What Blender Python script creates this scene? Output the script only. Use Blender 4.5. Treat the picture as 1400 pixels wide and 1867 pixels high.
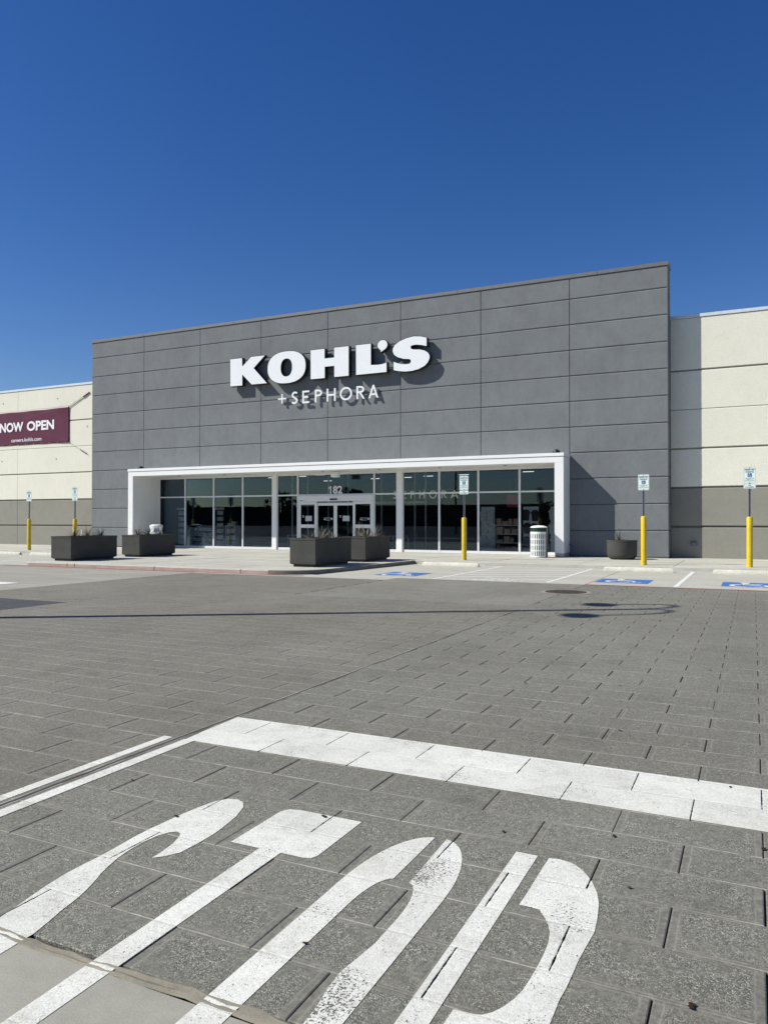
import bpy, bmesh, math, random
from mathutils import Vector, Matrix

# ------------------------------------------------------------------ camera, sky, sun, exposure
S = bpy.context.scene
for o in list(bpy.data.objects):
    bpy.data.objects.remove(o)
COL = S.collection
random.seed(7)

cam_d = bpy.data.cameras.new("camera")
cam = bpy.data.objects.new("camera", cam_d)
COL.objects.link(cam)
cam_d.sensor_fit = 'VERTICAL'
cam_d.sensor_height = 36.0
cam_d.lens = 1393.347 / 1867 * 36.0
cam_d.clip_start = 0.1
cam_d.clip_end = 2000
yaw, pitch, roll = math.radians(25.766), math.radians(0.6645), math.radians(0.0292)
cam.matrix_world = (Matrix.Translation((33.922, -31.987, 1.6)) @ Matrix.Rotation(yaw, 4, 'Z')
                    @ Matrix.Rotation(math.pi / 2 + pitch, 4, 'X') @ Matrix.Rotation(roll, 4, 'Z'))
S.camera = cam

SUN = Vector((1.82, 1.15, -1.91)).normalized()      # direction the light travels
elev = math.asin(-SUN.z)
az = math.atan2(-SUN.x, -SUN.y)                      # clockwise from +Y, direction towards the sun
w = bpy.data.worlds.new("World")
S.world = w
w.use_nodes = True
nt = w.node_tree
bg = nt.nodes["Background"]
sky = nt.nodes.new("ShaderNodeTexSky")
sky.sky_type = 'NISHITA'
sky.sun_disc = False
sky.sun_elevation = elev
sky.sun_rotation = az
sky.altitude = 200
sky.air_density = 1.0
sky.dust_density = 0.3
sky.ozone_density = 3.0
hs = nt.nodes.new("ShaderNodeHueSaturation")
hs.inputs['Saturation'].default_value = 1.33
hs.inputs['Hue'].default_value = 0.515
hs.inputs['Value'].default_value = 1.10
nt.links.new(sky.outputs[0], hs.inputs['Color'])
nt.links.new(hs.outputs[0], bg.inputs[0])
bg.inputs[1].default_value = 0.075

sun_d = bpy.data.lights.new("sun", 'SUN')
sun_d.energy = 5.0
sun_d.angle = math.radians(0.5)
sun_d.color = (1.0, 0.968, 0.872)
sun = bpy.data.objects.new("sun", sun_d)
sun.rotation_euler = SUN.to_track_quat('-Z', 'Y').to_euler()
sun.location = (0, -40, 40)
COL.objects.link(sun)
S.view_settings.view_transform = 'Standard'
S.view_settings.look = 'None'
S.view_settings.exposure = 0.25
S.view_settings.gamma = 1.0

# ------------------------------------------------------------------ materials
def new_mat(name):
    m = bpy.data.materials.new(name)
    m.use_nodes = True
    n = m.node_tree
    return m, n, n.nodes["Principled BSDF"]

def N(n, t, **kw):
    nd = n.nodes.new(t)
    for k, v in kw.items():
        setattr(nd, k, v)
    return nd

def noise(n, scale, detail=4, rough=0.6, vec=None, dim='3D'):
    t = N(n, "ShaderNodeTexNoise")
    t.inputs['Scale'].default_value = scale
    t.inputs['Detail'].default_value = detail
    t.inputs['Roughness'].default_value = rough
    if vec is not None:
        n.links.new(vec, t.inputs['Vector'])
    return t.outputs['Fac']

def ramp(n, fac, stops):
    r = N(n, "ShaderNodeValToRGB")
    e = r.color_ramp.elements
    e[0].position, e[0].color = stops[0][0], (*stops[0][1], 1)
    e[1].position, e[1].color = stops[-1][0], (*stops[-1][1], 1)
    for p, c in stops[1:-1]:
        x = e.new(p)
        x.color = (*c, 1)
    n.links.new(fac, r.inputs[0])
    return r.outputs[0]

def g3(v):
    return (v, v, v)

def mul(n, a, b, f=1.0, mode='MULTIPLY'):
    m = N(n, "ShaderNodeMix", data_type='RGBA', blend_type=mode)
    m.inputs[0].default_value = f
    for s, i in ((a, 6), (b, 7)):
        if isinstance(s, tuple):
            m.inputs[i].default_value = (*s, 1)
        else:
            n.links.new(s, m.inputs[i])
    return m.outputs[2]

def mth(n, op, a, b=None, c=None):
    m = N(n, "ShaderNodeMath", operation=op)
    for i, s in enumerate((a, b, c)):
        if s is None:
            continue
        if isinstance(s, (int, float)):
            m.inputs[i].default_value = s
        else:
            n.links.new(s, m.inputs[i])
    return m.outputs[0]

def wpos(n):
    g = N(n, "ShaderNodeNewGeometry")
    return g.outputs['Position']

def bump(n, b, h, strength, dist):
    bp = N(n, "ShaderNodeBump")
    bp.inputs['Strength'].default_value = strength
    bp.inputs['Distance'].default_value = dist
    n.links.new(h, bp.inputs['Height'])
    n.links.new(bp.outputs[0], b.inputs['Normal'])

def plain(name, col, rough=0.5, metal=0.0, var=0.08, sc=6.0, bmp=0.0, spec=0.5):
    m, n, b = new_mat(name)
    p = wpos(n)
    f = noise(n, sc, 5, 0.6, p)
    c = ramp(n, f, [(0.3, tuple(x * (1 - var) for x in col)), (0.7, tuple(min(1, x * (1 + var)) for x in col))])
    n.links.new(c, b.inputs['Base Color'])
    b.inputs['Roughness'].default_value = rough
    b.inputs['Metallic'].default_value = metal
    b.inputs['Specular IOR Level'].default_value = spec
    if bmp:
        bump(n, b, noise(n, sc * 12, 3, 0.6, p), bmp, 0.004)
    return m

def stretched(n, p, sx, sy, sz):
    mp = N(n, "ShaderNodeMapping")
    mp.inputs['Scale'].default_value = (sx, sy, sz)
    n.links.new(p, mp.inputs['Vector'])
    return mp.outputs[0]

def wall_mat(name, col, mott=0.16, bumpy=0.35):
    m, n, b = new_mat(name)
    p = wpos(n)
    big = ramp(n, noise(n, 0.55, 6, 0.62, p), [(0.3, g3(1 - mott)), (0.52, g3(1.0)), (0.75, g3(1 + mott * 0.8))])
    mid = ramp(n, noise(n, 2.6, 8, 0.72, stretched(n, p, 1, 1, 0.7)), [(0.3, g3(1 - mott * 0.9)), (0.5, g3(1.0)), (0.72, g3(1 + mott * 0.5))])
    strk = ramp(n, noise(n, 1.0, 5, 0.6, stretched(n, p, 5.0, 5.0, 0.35)), [(0.35, g3(1 - mott * 0.15)), (0.65, g3(1.01))])
    fine = ramp(n, noise(n, 38, 3, 0.6, p), [(0.35, g3(0.93)), (0.65, g3(1.05))])
    c = mul(n, mul(n, mul(n, mul(n, mul(n, col, big), mid), strk), fine), ramp(n, noise(n, 9, 6, 0.75, p), [(0.28, g3(1 - mott * 0.8)), (0.45, g3(1.0)), (0.75, g3(1 + mott * 0.3))]))
    n.links.new(c, b.inputs['Base Color'])
    b.inputs['Roughness'].default_value = 0.85
    b.inputs['Specular IOR Level'].default_value = 0.25
    h = mth(n, 'ADD', noise(n, 60, 4, 0.7, p), mth(n, 'MULTIPLY', noise(n, 2.2, 3, 0.5, p), 2.0))
    bump(n, b, h, bumpy, 0.006)
    return m

PW, PH, PX0, PY0 = 0.6955, 0.3378, 33.61, -29.61      # paving module

def paver_mat(name, base, light, border, agg=1.0, warm=(1.0, 0.985, 0.95)):
    """exposed aggregate paver with a smooth trowelled border; UV = metres inside the slab, UV2 = random per slab"""
    m, n, b = new_mat(name)
    p = wpos(n)
    uv = N(n, "ShaderNodeUVMap", uv_map="slab").outputs[0]
    sp = N(n, "ShaderNodeSeparateXYZ")
    n.links.new(uv, sp.inputs[0])
    rn = N(n, "ShaderNodeUVMap", uv_map="rnd").outputs[0]
    sr = N(n, "ShaderNodeSeparateXYZ")
    n.links.new(rn, sr.inputs[0])
    wob = mth(n, 'MULTIPLY', mth(n, 'SUBTRACT', noise(n, 7, 3, 0.6, p), 0.5), 0.035)
    dx = mth(n, 'ADD', mth(n, 'MINIMUM', sp.outputs[0], mth(n, 'SUBTRACT', PW, sp.outputs[0])), wob)
    dy = mth(n, 'ADD', mth(n, 'MINIMUM', sp.outputs[1], mth(n, 'SUBTRACT', PH, sp.outputs[1])), mth(n, 'MULTIPLY', wob, 0.5))
    inn = mth(n, 'MULTIPLY', mth(n, 'SMOOTH_MIN', mth(n, 'MULTIPLY', mth(n, 'SUBTRACT', dx, 0.032), 60),
              mth(n, 'MULTIPLY', mth(n, 'SUBTRACT', dy, 0.016), 80), 0.3), 1.0)
    cl = N(n, "ShaderNodeClamp")
    n.links.new(inn, cl.inputs[0])
    inner = cl.outputs[0]
    # aggregate speckle
    v = N(n, "ShaderNodeTexVoronoi", feature='F1')
    v.inputs['Scale'].default_value = 210
    n.links.new(p, v.inputs['Vector'])
    vc = N(n, "ShaderNodeRGBToBW")
    n.links.new(v.outputs['Color'], vc.inputs[0])
    spk = ramp(n, vc.outputs[0], [(0.25, tuple(x * 0.62 for x in base)), (0.55, base), (0.9, light)])
    patch = noise(n, 5.0, 6, 0.7, p)
    pc = N(n, "ShaderNodeClamp")
    n.links.new(mth(n, 'MULTIPLY', mth(n, 'SUBTRACT', patch, 0.33), 4.0), pc.inputs[0])
    aggmask = mth(n, 'MULTIPLY', mth(n, 'MULTIPLY', pc.outputs[0], inner), agg)
    smooth = mul(n, ramp(n, noise(n, 30, 4, 0.6, p), [(0.3, tuple(x * 0.85 for x in base)), (0.7, tuple(x * 1.15 for x in base))]), base, 0.0)
    mx = N(n, "ShaderNodeMix", data_type='RGBA')
    n.links.new(aggmask, mx.inputs[0])
    n.links.new(smooth, mx.inputs[6])
    n.links.new(spk, mx.inputs[7])
    mb = N(n, "ShaderNodeMix", data_type='RGBA')
    n.links.new(inner, mb.inputs[0])
    n.links.new(mul(n, ramp(n, noise(n, 22, 4, 0.6, p), [(0.3, tuple(x * 0.85 for x in border)), (0.7, tuple(x * 1.12 for x in border))]), border, 0.0), mb.inputs[6])
    n.links.new(mx.outputs[2], mb.inputs[7])
    slab = ramp(n, sr.outputs[0], [(0.0, g3(0.955)), (1.0, g3(1.045))])
    big = ramp(n, noise(n, 0.35, 5, 0.6, p), [(0.3, tuple(0.90 * x for x in warm)), (0.7, g3(1.06))])
    c = mul(n, mul(n, mb.outputs[2], slab), big)
    blot = ramp(n, noise(n, 1.7, 6, 0.7, p), [(0.27, g3(0.78)), (0.44, g3(1.0)), (0.7, g3(1.07))])
    c = mul(n, c, blot)
    c = mul(n, c, ramp(n, noise(n, 16, 6, 0.8, p), [(0.30, g3(0.80)), (0.5, g3(0.99)), (0.70, g3(1.20))]))
    c = mul(n, c, ramp(n, noise(n, 42, 4, 0.8, p), [(0.32, g3(0.72)), (0.5, g3(0.99)), (0.68, g3(1.30))]))
    c = mul(n, c, ramp(n, noise(n, 1.0, 5, 0.65, stretched(n, p, 0.55, 0.12, 1)), [(0.30, g3(0.90)), (0.5, g3(1.0)), (0.7, g3(1.06))]))
    ey = mth(n, 'MINIMUM', sp.outputs[1], mth(n, 'SUBTRACT', PH, sp.outputs[1]))
    ew = mth(n, 'LESS_THAN', mth(n, 'ADD', ey, mth(n, 'MULTIPLY', mth(n, 'SUBTRACT', noise(n, 11, 4, 0.7, p), 0.5), 0.016)), 0.0035)
    ml = N(n, "ShaderNodeMix", data_type='RGBA')
    ez = N(n, "ShaderNodeClamp")
    n.links.new(mth(n, 'MULTIPLY', mth(n, 'SUBTRACT', noise(n, 1.6, 3, 0.6, p), 0.40), 5.0), ez.inputs[0])
    n.links.new(mth(n, 'MULTIPLY', mth(n, 'MULTIPLY', ew, 0.75), ez.outputs[0]), ml.inputs[0])
    n.links.new(c, ml.inputs[6])
    ml.inputs[7].default_value = (0.42, 0.405, 0.35, 1)
    c = ml.outputs[2]
    rx = mth(n, 'SUBTRACT', 1.0, mth(n, 'MINIMUM', mth(n, 'DIVIDE', mth(n, 'ABSOLUTE', mth(n, 'SUBTRACT', dx, 0.036)), 0.006), 1.0))
    ry = mth(n, 'SUBTRACT', 1.0, mth(n, 'MINIMUM', mth(n, 'DIVIDE', mth(n, 'ABSOLUTE', mth(n, 'SUBTRACT', dy, 0.019)), 0.005), 1.0))
    rdg = mth(n, 'MULTIPLY', mth(n, 'MAXIMUM', rx, mth(n, 'MULTIPLY', ry, 0.6)), mth(n, 'MULTIPLY', noise(n, 4.5, 4, 0.7, p), 0.5))
    mr = N(n, "ShaderNodeMix", data_type='RGBA')
    n.links.new(rdg, mr.inputs[0])
    n.links.new(c, mr.inputs[6])
    mr.inputs[7].default_value = (light[0] * 1.1, light[1] * 1.1, light[2] * 1.05, 1)
    c = mr.outputs[2]
    n.links.new(c, b.inputs['Base Color'])
    b.inputs['Roughness'].default_value = 0.8
    b.inputs['Specular IOR Level'].default_value = 0.3
    h = mth(n, 'ADD', mth(n, 'MULTIPLY', v.outputs['Distance'], mth(n, 'MULTIPLY', aggmask, -0.9)),
            mth(n, 'ADD', mth(n, 'MULTIPLY', noise(n, 70, 4, 0.7, p), 0.7), mth(n, 'MULTIPLY', inner, 0.7)))
    bump(n, b, h, 0.6, 0.0045)
    return m

def concrete_mat(name, col, var=0.1, sc=0.8, stripes=0.0, bmp=0.3):
    m, n, b = new_mat(name)
    p = wpos(n)
    a = ramp(n, noise(n, sc, 7, 0.65, p), [(0.3, g3(1 - var)), (0.7, g3(1 + var * 0.7))])
    d = ramp(n, noise(n, 9, 6, 0.7, p), [(0.3, g3(0.9)), (0.7, g3(1.05))])
    f = ramp(n, noise(n, 160, 2, 0.5, p), [(0.3, g3(0.86)), (0.7, g3(1.08))])
    st = ramp(n, noise(n, 1.0, 4, 0.6, stretched(n, p, 0.25, 3.0, 1)), [(0.35, g3(1 - stripes)), (0.65, g3(1.0 + stripes * 0.4))])
    c = mul(n, mul(n, mul(n, mul(n, col, a), d), f), st)
    n.links.new(c, b.inputs['Base Color'])
    b.inputs['Roughness'].default_value = 0.85
    b.inputs['Specular IOR Level'].default_value = 0.3
    bump(n, b, noise(n, 120, 4, 0.7, p), bmp, 0.002)
    return m

def paint_mat(name, col, wear=0.5, joints=True, spec_amount=1.0):
    """thermoplastic / road paint: lets the paving joints and small pits show through"""
    m, n, b = new_mat(name)
    p = wpos(n)
    sp = N(n, "ShaderNodeSeparateXYZ")
    n.links.new(p, sp.inputs[0])
    pits = noise(n, 95, 4, 0.75, p)
    zone = noise(n, 3.3, 5, 0.7, p)
    for cx_, cy_, rr_ in ((32.61, -29.72, 0.16), (33.31, -29.64, 0.10), (32.585, -28.78, 0.12)):
        ddx = mth(n, 'POWER', mth(n, 'DIVIDE', mth(n, 'SUBTRACT', sp.outputs[0], cx_), rr_), 2.0)
        ddy = mth(n, 'POWER', mth(n, 'DIVIDE', mth(n, 'SUBTRACT', sp.outputs[1], cy_), rr_ * 1.6), 2.0)
        kk = mth(n, 'MAXIMUM', mth(n, 'SUBTRACT', 1.0, mth(n, 'ADD', ddx, ddy)), 0.0)
        zone = mth(n, 'ADD', zone, mth(n, 'MULTIPLY', kk, 0.32))
    pit = mth(n, 'GREATER_THAN', mth(n, 'ADD', pits, mth(n, 'MULTIPLY', mth(n, 'SUBTRACT', zone, 0.5), 0.45)), 0.715 - 0.075 * wear)
    zone2 = noise(n, 0.9, 3, 0.6, p)
    fl = noise(n, 26, 6, 0.75, stretched(n, p, 1.0, 1.6, 1))
    flake = mth(n, 'GREATER_THAN', mth(n, 'ADD', fl, mth(n, 'MULTIPLY', mth(n, 'SUBTRACT', zone2, 0.5), 0.8)), 0.80 - 0.06 * wear)
    hole = mth(n, 'MAXIMUM', pit, flake)
    if joints:
        row = mth(n, 'DIVIDE', mth(n, 'SUBTRACT', sp.outputs[1], PY0), PH)
        fl_ = mth(n, 'FLOOR', row)
        par = mth(n, 'MULTIPLY', mth(n, 'FLOORED_MODULO', fl_, 2.0), 0.0)
        colm = mth(n, 'ADD', mth(n, 'DIVIDE', mth(n, 'SUBTRACT', sp.outputs[0], PX0), PW),
                   mth(n, 'MULTIPLY', mth(n, 'FLOORED_MODULO', fl_, 2.0), 0.5))
        fx = mth(n, 'SUBTRACT', colm, mth(n, 'FLOOR', colm))
        d = mth(n, 'MULTIPLY', mth(n, 'MINIMUM', fx, mth(n, 'SUBTRACT', 1.0, fx)), PW)
        edge = mth(n, 'ADD', d, mth(n, 'MULTIPLY', mth(n, 'SUBTRACT', noise(n, 14, 4, 0.7, p), 0.5), 0.012))
        j = mth(n, 'MULTIPLY', mth(n, 'LESS_THAN', edge, 0.0034), mth(n, 'LESS_THAN', sp.outputs[1], -12.4))
        j = mth(n, 'MULTIPLY', j, mth(n, 'GREATER_THAN', sp.outputs[1], -29.93))
        hole = mth(n, 'MAXIMUM', hole, j)
        fr = mth(n, 'SUBTRACT', row, fl_)
        dr = mth(n, 'MULTIPLY', mth(n, 'MINIMUM', fr, mth(n, 'SUBTRACT', 1.0, fr)), PH)
        hb = mth(n, 'MULTIPLY', mth(n, 'MINIMUM', mth(n, 'MINIMUM', dr, mth(n, 'ADD', d, 0.004)), 0.012), 90.0)
    c = mul(n, ramp(n, noise(n, 1.6, 6, 0.65, p), [(0.3, tuple(x * 0.86 for x in col)), (0.65, col)]),
            ramp(n, noise(n, 45, 3, 0.6, p), [(0.3, g3(0.88)), (0.7, g3(1.04))]))
    if joints:
        wn = N(n, "ShaderNodeTexWhiteNoise", noise_dimensions='2D')
        cb = N(n, "ShaderNodeCombineXYZ")
        n.links.new(mth(n, 'FLOOR', colm), cb.inputs[0]); n.links.new(fl_, cb.inputs[1])
        n.links.new(cb.outputs[0], wn.inputs['Vector'])
        c = mul(n, c, ramp(n, wn.outputs['Value'], [(0.0, (0.93, 0.925, 0.91)), (1.0, g3(1.03))]))
        c = mul(n, c, ramp(n, noise(n, 5.5, 7, 0.75, p), [(0.30, (0.80, 0.79, 0.76)), (0.5, g3(1.0)), (0.8, g3(1.04))]))
    c = mul(n, c, ramp(n, noise(n, 150, 3, 0.7, p), [(0.30, g3(0.62)), (0.47, g3(1.0)), (0.7, g3(1.05))]))
    n.links.new(c, b.inputs['Base Color'])
    b.inputs['Roughness'].default_value = 0.7
    b.inputs['Specular IOR Level'].default_value = 0.3
    h = mth(n, 'MULTIPLY', noise(n, 110, 4, 0.7, p), 0.9)
    if joints:
        h = mth(n, 'ADD', h, hb)
    bump(n, b, h, 0.6, 0.004)
    tr = N(n, "ShaderNodeBsdfTransparent")
    mix = N(n, "ShaderNodeMixShader")
    n.links.new(hole, mix.inputs[0])
    n.links.new(b.outputs[0], mix.inputs[1])
    n.links.new(tr.outputs[0], mix.inputs[2])
    out = n.nodes["Material Output"]
    n.links.new(mix.outputs[0], out.inputs['Surface'])
    return m

def glass_mat(name, tint, refl=0.0):
    m, n, b = new_mat(name)
    n.nodes.remove(b)
    fr = N(n, "ShaderNodeFresnel")
    fr.inputs[0].default_value = 1.5
    gl = N(n, "ShaderNodeBsdfGlossy")
    gl.inputs['Roughness'].default_value = 0.004
    gl.inputs['Color'].default_value = (0.37, 0.47, 0.58, 1)
    p = wpos(n)
    bp = N(n, "ShaderNodeBump")
    bp.inputs['Strength'].default_value = 0.05
    bp.inputs['Distance'].default_value = 0.01
    n.links.new(noise(n, 0.7, 2, 0.4, p), bp.inputs['Height'])
    n.links.new(bp.outputs[0], gl.inputs['Normal'])
    tr = N(n, "ShaderNodeBsdfTransparent")
    tr.inputs[0].default_value = (*tint, 1)
    mix = N(n, "ShaderNodeMixShader")
    n.links.new(mth(n, 'ADD', fr.outputs[0], refl), mix.inputs[0])
    n.links.new(tr.outputs[0], mix.inputs[1])
    n.links.new(gl.outputs[0], mix.inputs[2])
    n.links.new(mix.outputs[0], n.nodes["Material Output"].inputs['Surface'])
    return m

M = {}
M['gray'] = wall_mat('charcoal_painted_concrete', (0.176, 0.188, 0.195), 0.12)
M['groove'] = plain('dark_joint', (0.035, 0.037, 0.042), 0.9)
M['cream'] = wall_mat('cream_painted_concrete', (0.725, 0.705, 0.60), 0.035, 0.15)
M['taupe'] = wall_mat('taupe_painted_concrete', (0.262, 0.252, 0.213), 0.06, 0.15)
M['cap'] = plain('bronze_gray_flashing', (0.16, 0.155, 0.15), 0.5, 0.2)
M['whitecap'] = plain('pale_metal_flashing', (0.62, 0.66, 0.70), 0.45, 0.1)
M['white'] = plain('white_metal_panel', (0.80, 0.80, 0.785), 0.45, 0.0, 0.02, 1.2)
M['frame'] = plain('white_aluminium', (0.70, 0.71, 0.72), 0.4, 0.0, 0.02)
M['signwhite'] = plain('white_acrylic', (0.80, 0.82, 0.83), 0.35, 0.0, 0.015)
M['signblack'] = plain('black_metal_return', (0.012, 0.012, 0.014), 0.45)
M['walk'] = concrete_mat('sidewalk_concrete', (0.52, 0.505, 0.435), 0.12, 0.5, 0.16)
M['stall'] = concrete_mat('stall_concrete', (0.465, 0.455, 0.39), 0.10, 0.5, 0.10)
M['curb'] = concrete_mat('curb_concrete', (0.48, 0.465, 0.415), 0.12, 1.5)
M['curbdark'] = concrete_mat('dark_shaded_kerb', (0.20, 0.19, 0.165), 0.3, 2.0)  # darker concrete, with the shade of the right side put into its colour
M['drive'] = concrete_mat('drive_concrete', (0.335, 0.318, 0.27), 0.12, 0.35, 0.12)
M['apron'] = concrete_mat('apron_concrete', (0.335, 0.323, 0.272), 0.14, 1.2, 0.0, 0.2)
M['asphalt'] = concrete_mat('asphalt', (0.035, 0.035, 0.037), 0.12, 0.6)
M['seam'] = concrete_mat('joint_mortar', (0.27, 0.245, 0.19), 0.25, 6)
M['base'] = plain('dark_joint_sand', (0.06, 0.057, 0.05), 0.95, var=0.3, sc=8)
M['paverA'] = paver_mat('gray_paver', (0.170, 0.166, 0.140), (0.385, 0.376, 0.327), (0.180, 0.174, 0.149), 1.0)
M['paverB'] = paver_mat('brown_gray_paver', (0.182, 0.171, 0.140), (0.30, 0.285, 0.238), (0.19, 0.18, 0.153), 0.85)
M['paverC'] = paver_mat('pale_gray_paver', (0.205, 0.20, 0.172), (0.31, 0.30, 0.265), (0.21, 0.204, 0.178), 0.5)
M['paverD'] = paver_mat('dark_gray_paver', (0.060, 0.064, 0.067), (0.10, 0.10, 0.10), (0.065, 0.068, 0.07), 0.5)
M['paint'] = paint_mat('white_road_paint', (0.76, 0.755, 0.69), 0.9)
M['paintfar'] = paint_mat('white_stall_paint', (0.78, 0.78, 0.74), 0.5, False)
M['painthatch'] = paint_mat('faded_white_paint', (0.74, 0.74, 0.68), 0.8, False)
M['bluepaint'] = paint_mat('blue_road_paint', (0.045, 0.17, 0.52), 0.2, False)
M['redpaint'] = paint_mat('red_kerb_paint', (0.50, 0.055, 0.05), 0.6, False)
M['redfade'] = paint_mat('faded_red_paint', (0.47, 0.385, 0.335), 1.6, False)
M['yellow'] = plain('yellow_bollard_sleeve', (0.66, 0.46, 0.012), 0.4, 0.0, 0.06, 3)
def yellow_mat():
    m, n, b = new_mat('scuffed_yellow_sleeve')
    p = wpos(n)
    base = ramp(n, noise(n, 3, 5, 0.6, p), [(0.3, (0.58, 0.40, 0.012)), (0.7, (0.70, 0.50, 0.016))])
    sc = mth(n, 'GREATER_THAN', noise(n, 1.0, 6, 0.75, stretched(n, p, 14, 14, 5)), 0.64)
    mx = N(n, "ShaderNodeMix", data_type='RGBA')
    n.links.new(mth(n, 'MULTIPLY', sc, 0.6), mx.inputs[0]); n.links.new(base, mx.inputs[6]); mx.inputs[7].default_value = (0.20, 0.15, 0.05, 1)
    n.links.new(mx.outputs[2], b.inputs['Base Color']); b.inputs['Roughness'].default_value = 0.45
    return m
M['yellow'] = yellow_mat()
M['galv'] = plain('galvanised_steel', (0.20, 0.21, 0.22), 0.45, 0.6, 0.15, 30)
M['plate'] = plain('white_sign_sheet', (0.74, 0.84, 0.80), 0.4, 0.0, 0.02)
M['signgreen'] = plain('dark_green_print', (0.02, 0.10, 0.075), 0.5)
M['signblue'] = plain('blue_print', (0.012, 0.05, 0.28), 0.5)
M['wheelstop'] = concrete_mat('white_painted_wheel_stop', (0.62, 0.60, 0.51), 0.2, 2.0, 0.0, 0.5)
M['planter'] = plain('charcoal_planter', (0.066, 0.065, 0.060), 0.7, 0.0, 0.12, 2.5, 0.2, 0.15)
M['planterdark'] = plain('charcoal_planter_foot', (0.035, 0.035, 0.035), 0.7)
M['soil'] = plain('potting_soil', (0.07, 0.05, 0.035), 0.95, 0, 0.3, 20, 0.6)
M['leafdry'] = plain('dull_olive_blade', (0.25, 0.235, 0.19), 0.7, 0, 0.4, 9)
M['leafdark'] = plain('dark_olive_blade', (0.045, 0.05, 0.03), 0.7, 0, 0.4, 9)
M['maroon'] = None
M['banner_text'] = plain('white_banner_print', (0.80, 0.78, 0.80), 0.5)
M['black'] = plain('black_plastic', (0.012, 0.012, 0.013), 0.4)
M['canwhite'] = plain('white_powder_coat', (0.80, 0.80, 0.79), 0.35, 0, 0.02)
M['cangreen'] = plain('dark_green_plastic', (0.008, 0.04, 0.018), 0.4)
M['rust'] = plain('rusty_iron', (0.068, 0.050, 0.043), 0.75, 0.2, 0.35, 12, 0.6)
M['greymetal'] = plain('grey_metal_box', (0.18, 0.18, 0.18), 0.5, 0.3)
M['glass'] = glass_mat('tinted_store_glass', (0.86, 0.88, 0.88), 0.035)
M['doorglass'] = glass_mat('clear_door_glass', (0.62, 0.70, 0.70), 0.03)
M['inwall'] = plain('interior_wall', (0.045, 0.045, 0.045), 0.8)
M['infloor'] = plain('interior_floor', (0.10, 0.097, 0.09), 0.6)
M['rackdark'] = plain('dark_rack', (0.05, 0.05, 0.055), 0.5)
M['rackpale'] = plain('pale_fixture', (0.75, 0.76, 0.74), 0.5)
M['paper'] = plain('printed_cards', (0.62, 0.62, 0.62), 0.6, 0, 0.6, 14)
M['basket'] = plain('tan_basket', (0.55, 0.33, 0.22), 0.7, 0, 0.25, 20)
M['cloth'] = plain('pale_cloth', (0.70, 0.72, 0.70), 0.8, 0, 0.25, 10)
M['darkcloth'] = plain('dark_cloth', (0.04, 0.045, 0.05), 0.85)
M['pink'] = plain('crimson_panel', (0.45, 0.03, 0.10), 0.5)
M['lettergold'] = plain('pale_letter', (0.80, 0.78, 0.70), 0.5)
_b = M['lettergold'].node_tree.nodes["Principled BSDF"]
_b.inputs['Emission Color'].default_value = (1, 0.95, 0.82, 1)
_b.inputs['Emission Strength'].default_value = 0.15  # faint glow added to the hanging letters just to brighten them
M['polegray'] = plain('dark_bronze_pole', (0.05, 0.047, 0.043), 0.5, 0.2)
M['leafbrown'] = plain('dry_leaf', (0.045, 0.03, 0.017), 1.0, 0, 0.3, 40, 0, 0.0)
M['gum'] = plain('dark_spot', (0.03, 0.03, 0.03), 0.8)
M['farwall'] = plain('far_building_wall', (0.045, 0.042, 0.04), 0.9)
M['foliage'] = plain('dark_foliage', (0.035, 0.05, 0.02), 0.8, 0, 0.5, 1.5)
M['bark'] = plain('bark', (0.06, 0.045, 0.035), 0.9)

def banner_mat():
    m, n, b = new_mat('maroon_vinyl')
    p = wpos(n)
    c = ramp(n, noise(n, 1.2, 4, 0.6, p), [(0.3, (0.095, 0.011, 0.030)), (0.7, (0.115, 0.015, 0.038))])
    n.links.new(c, b.inputs['Base Color'])
    b.inputs['Roughness'].default_value = 0.38
    return m
M['maroon'] = banner_mat()
em, en, eb = new_mat('ceiling_strip_light')
eb.inputs['Base Color'].default_value = (0.8, 0.8, 0.8, 1)
eb.inputs['Emission Color'].default_value = (1, 0.96, 0.9, 1)
eb.inputs['Emission Strength'].default_value = 1.3
M['strip'] = em

# ------------------------------------------------------------------ object helpers
def wloc(o):
    v = Vector((0, 0, 0))
    while o:
        v += o.location
        o = o.parent
    return v

def thing(name, label, cat, loc=(0, 0, 0), group=None):
    o = bpy.data.objects.new(name, None)
    o.empty_display_size = 0.2
    o.location = loc
    COL.objects.link(o)
    tag(o, label, cat, group)
    return o

def tag(o, label, cat=None, group=None):
    o['label'] = label
    if cat: o['category'] = cat
    if group: o['group'] = group
    return o

def structure(o):
    o['kind'] = 'structure'
    return o

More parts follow.
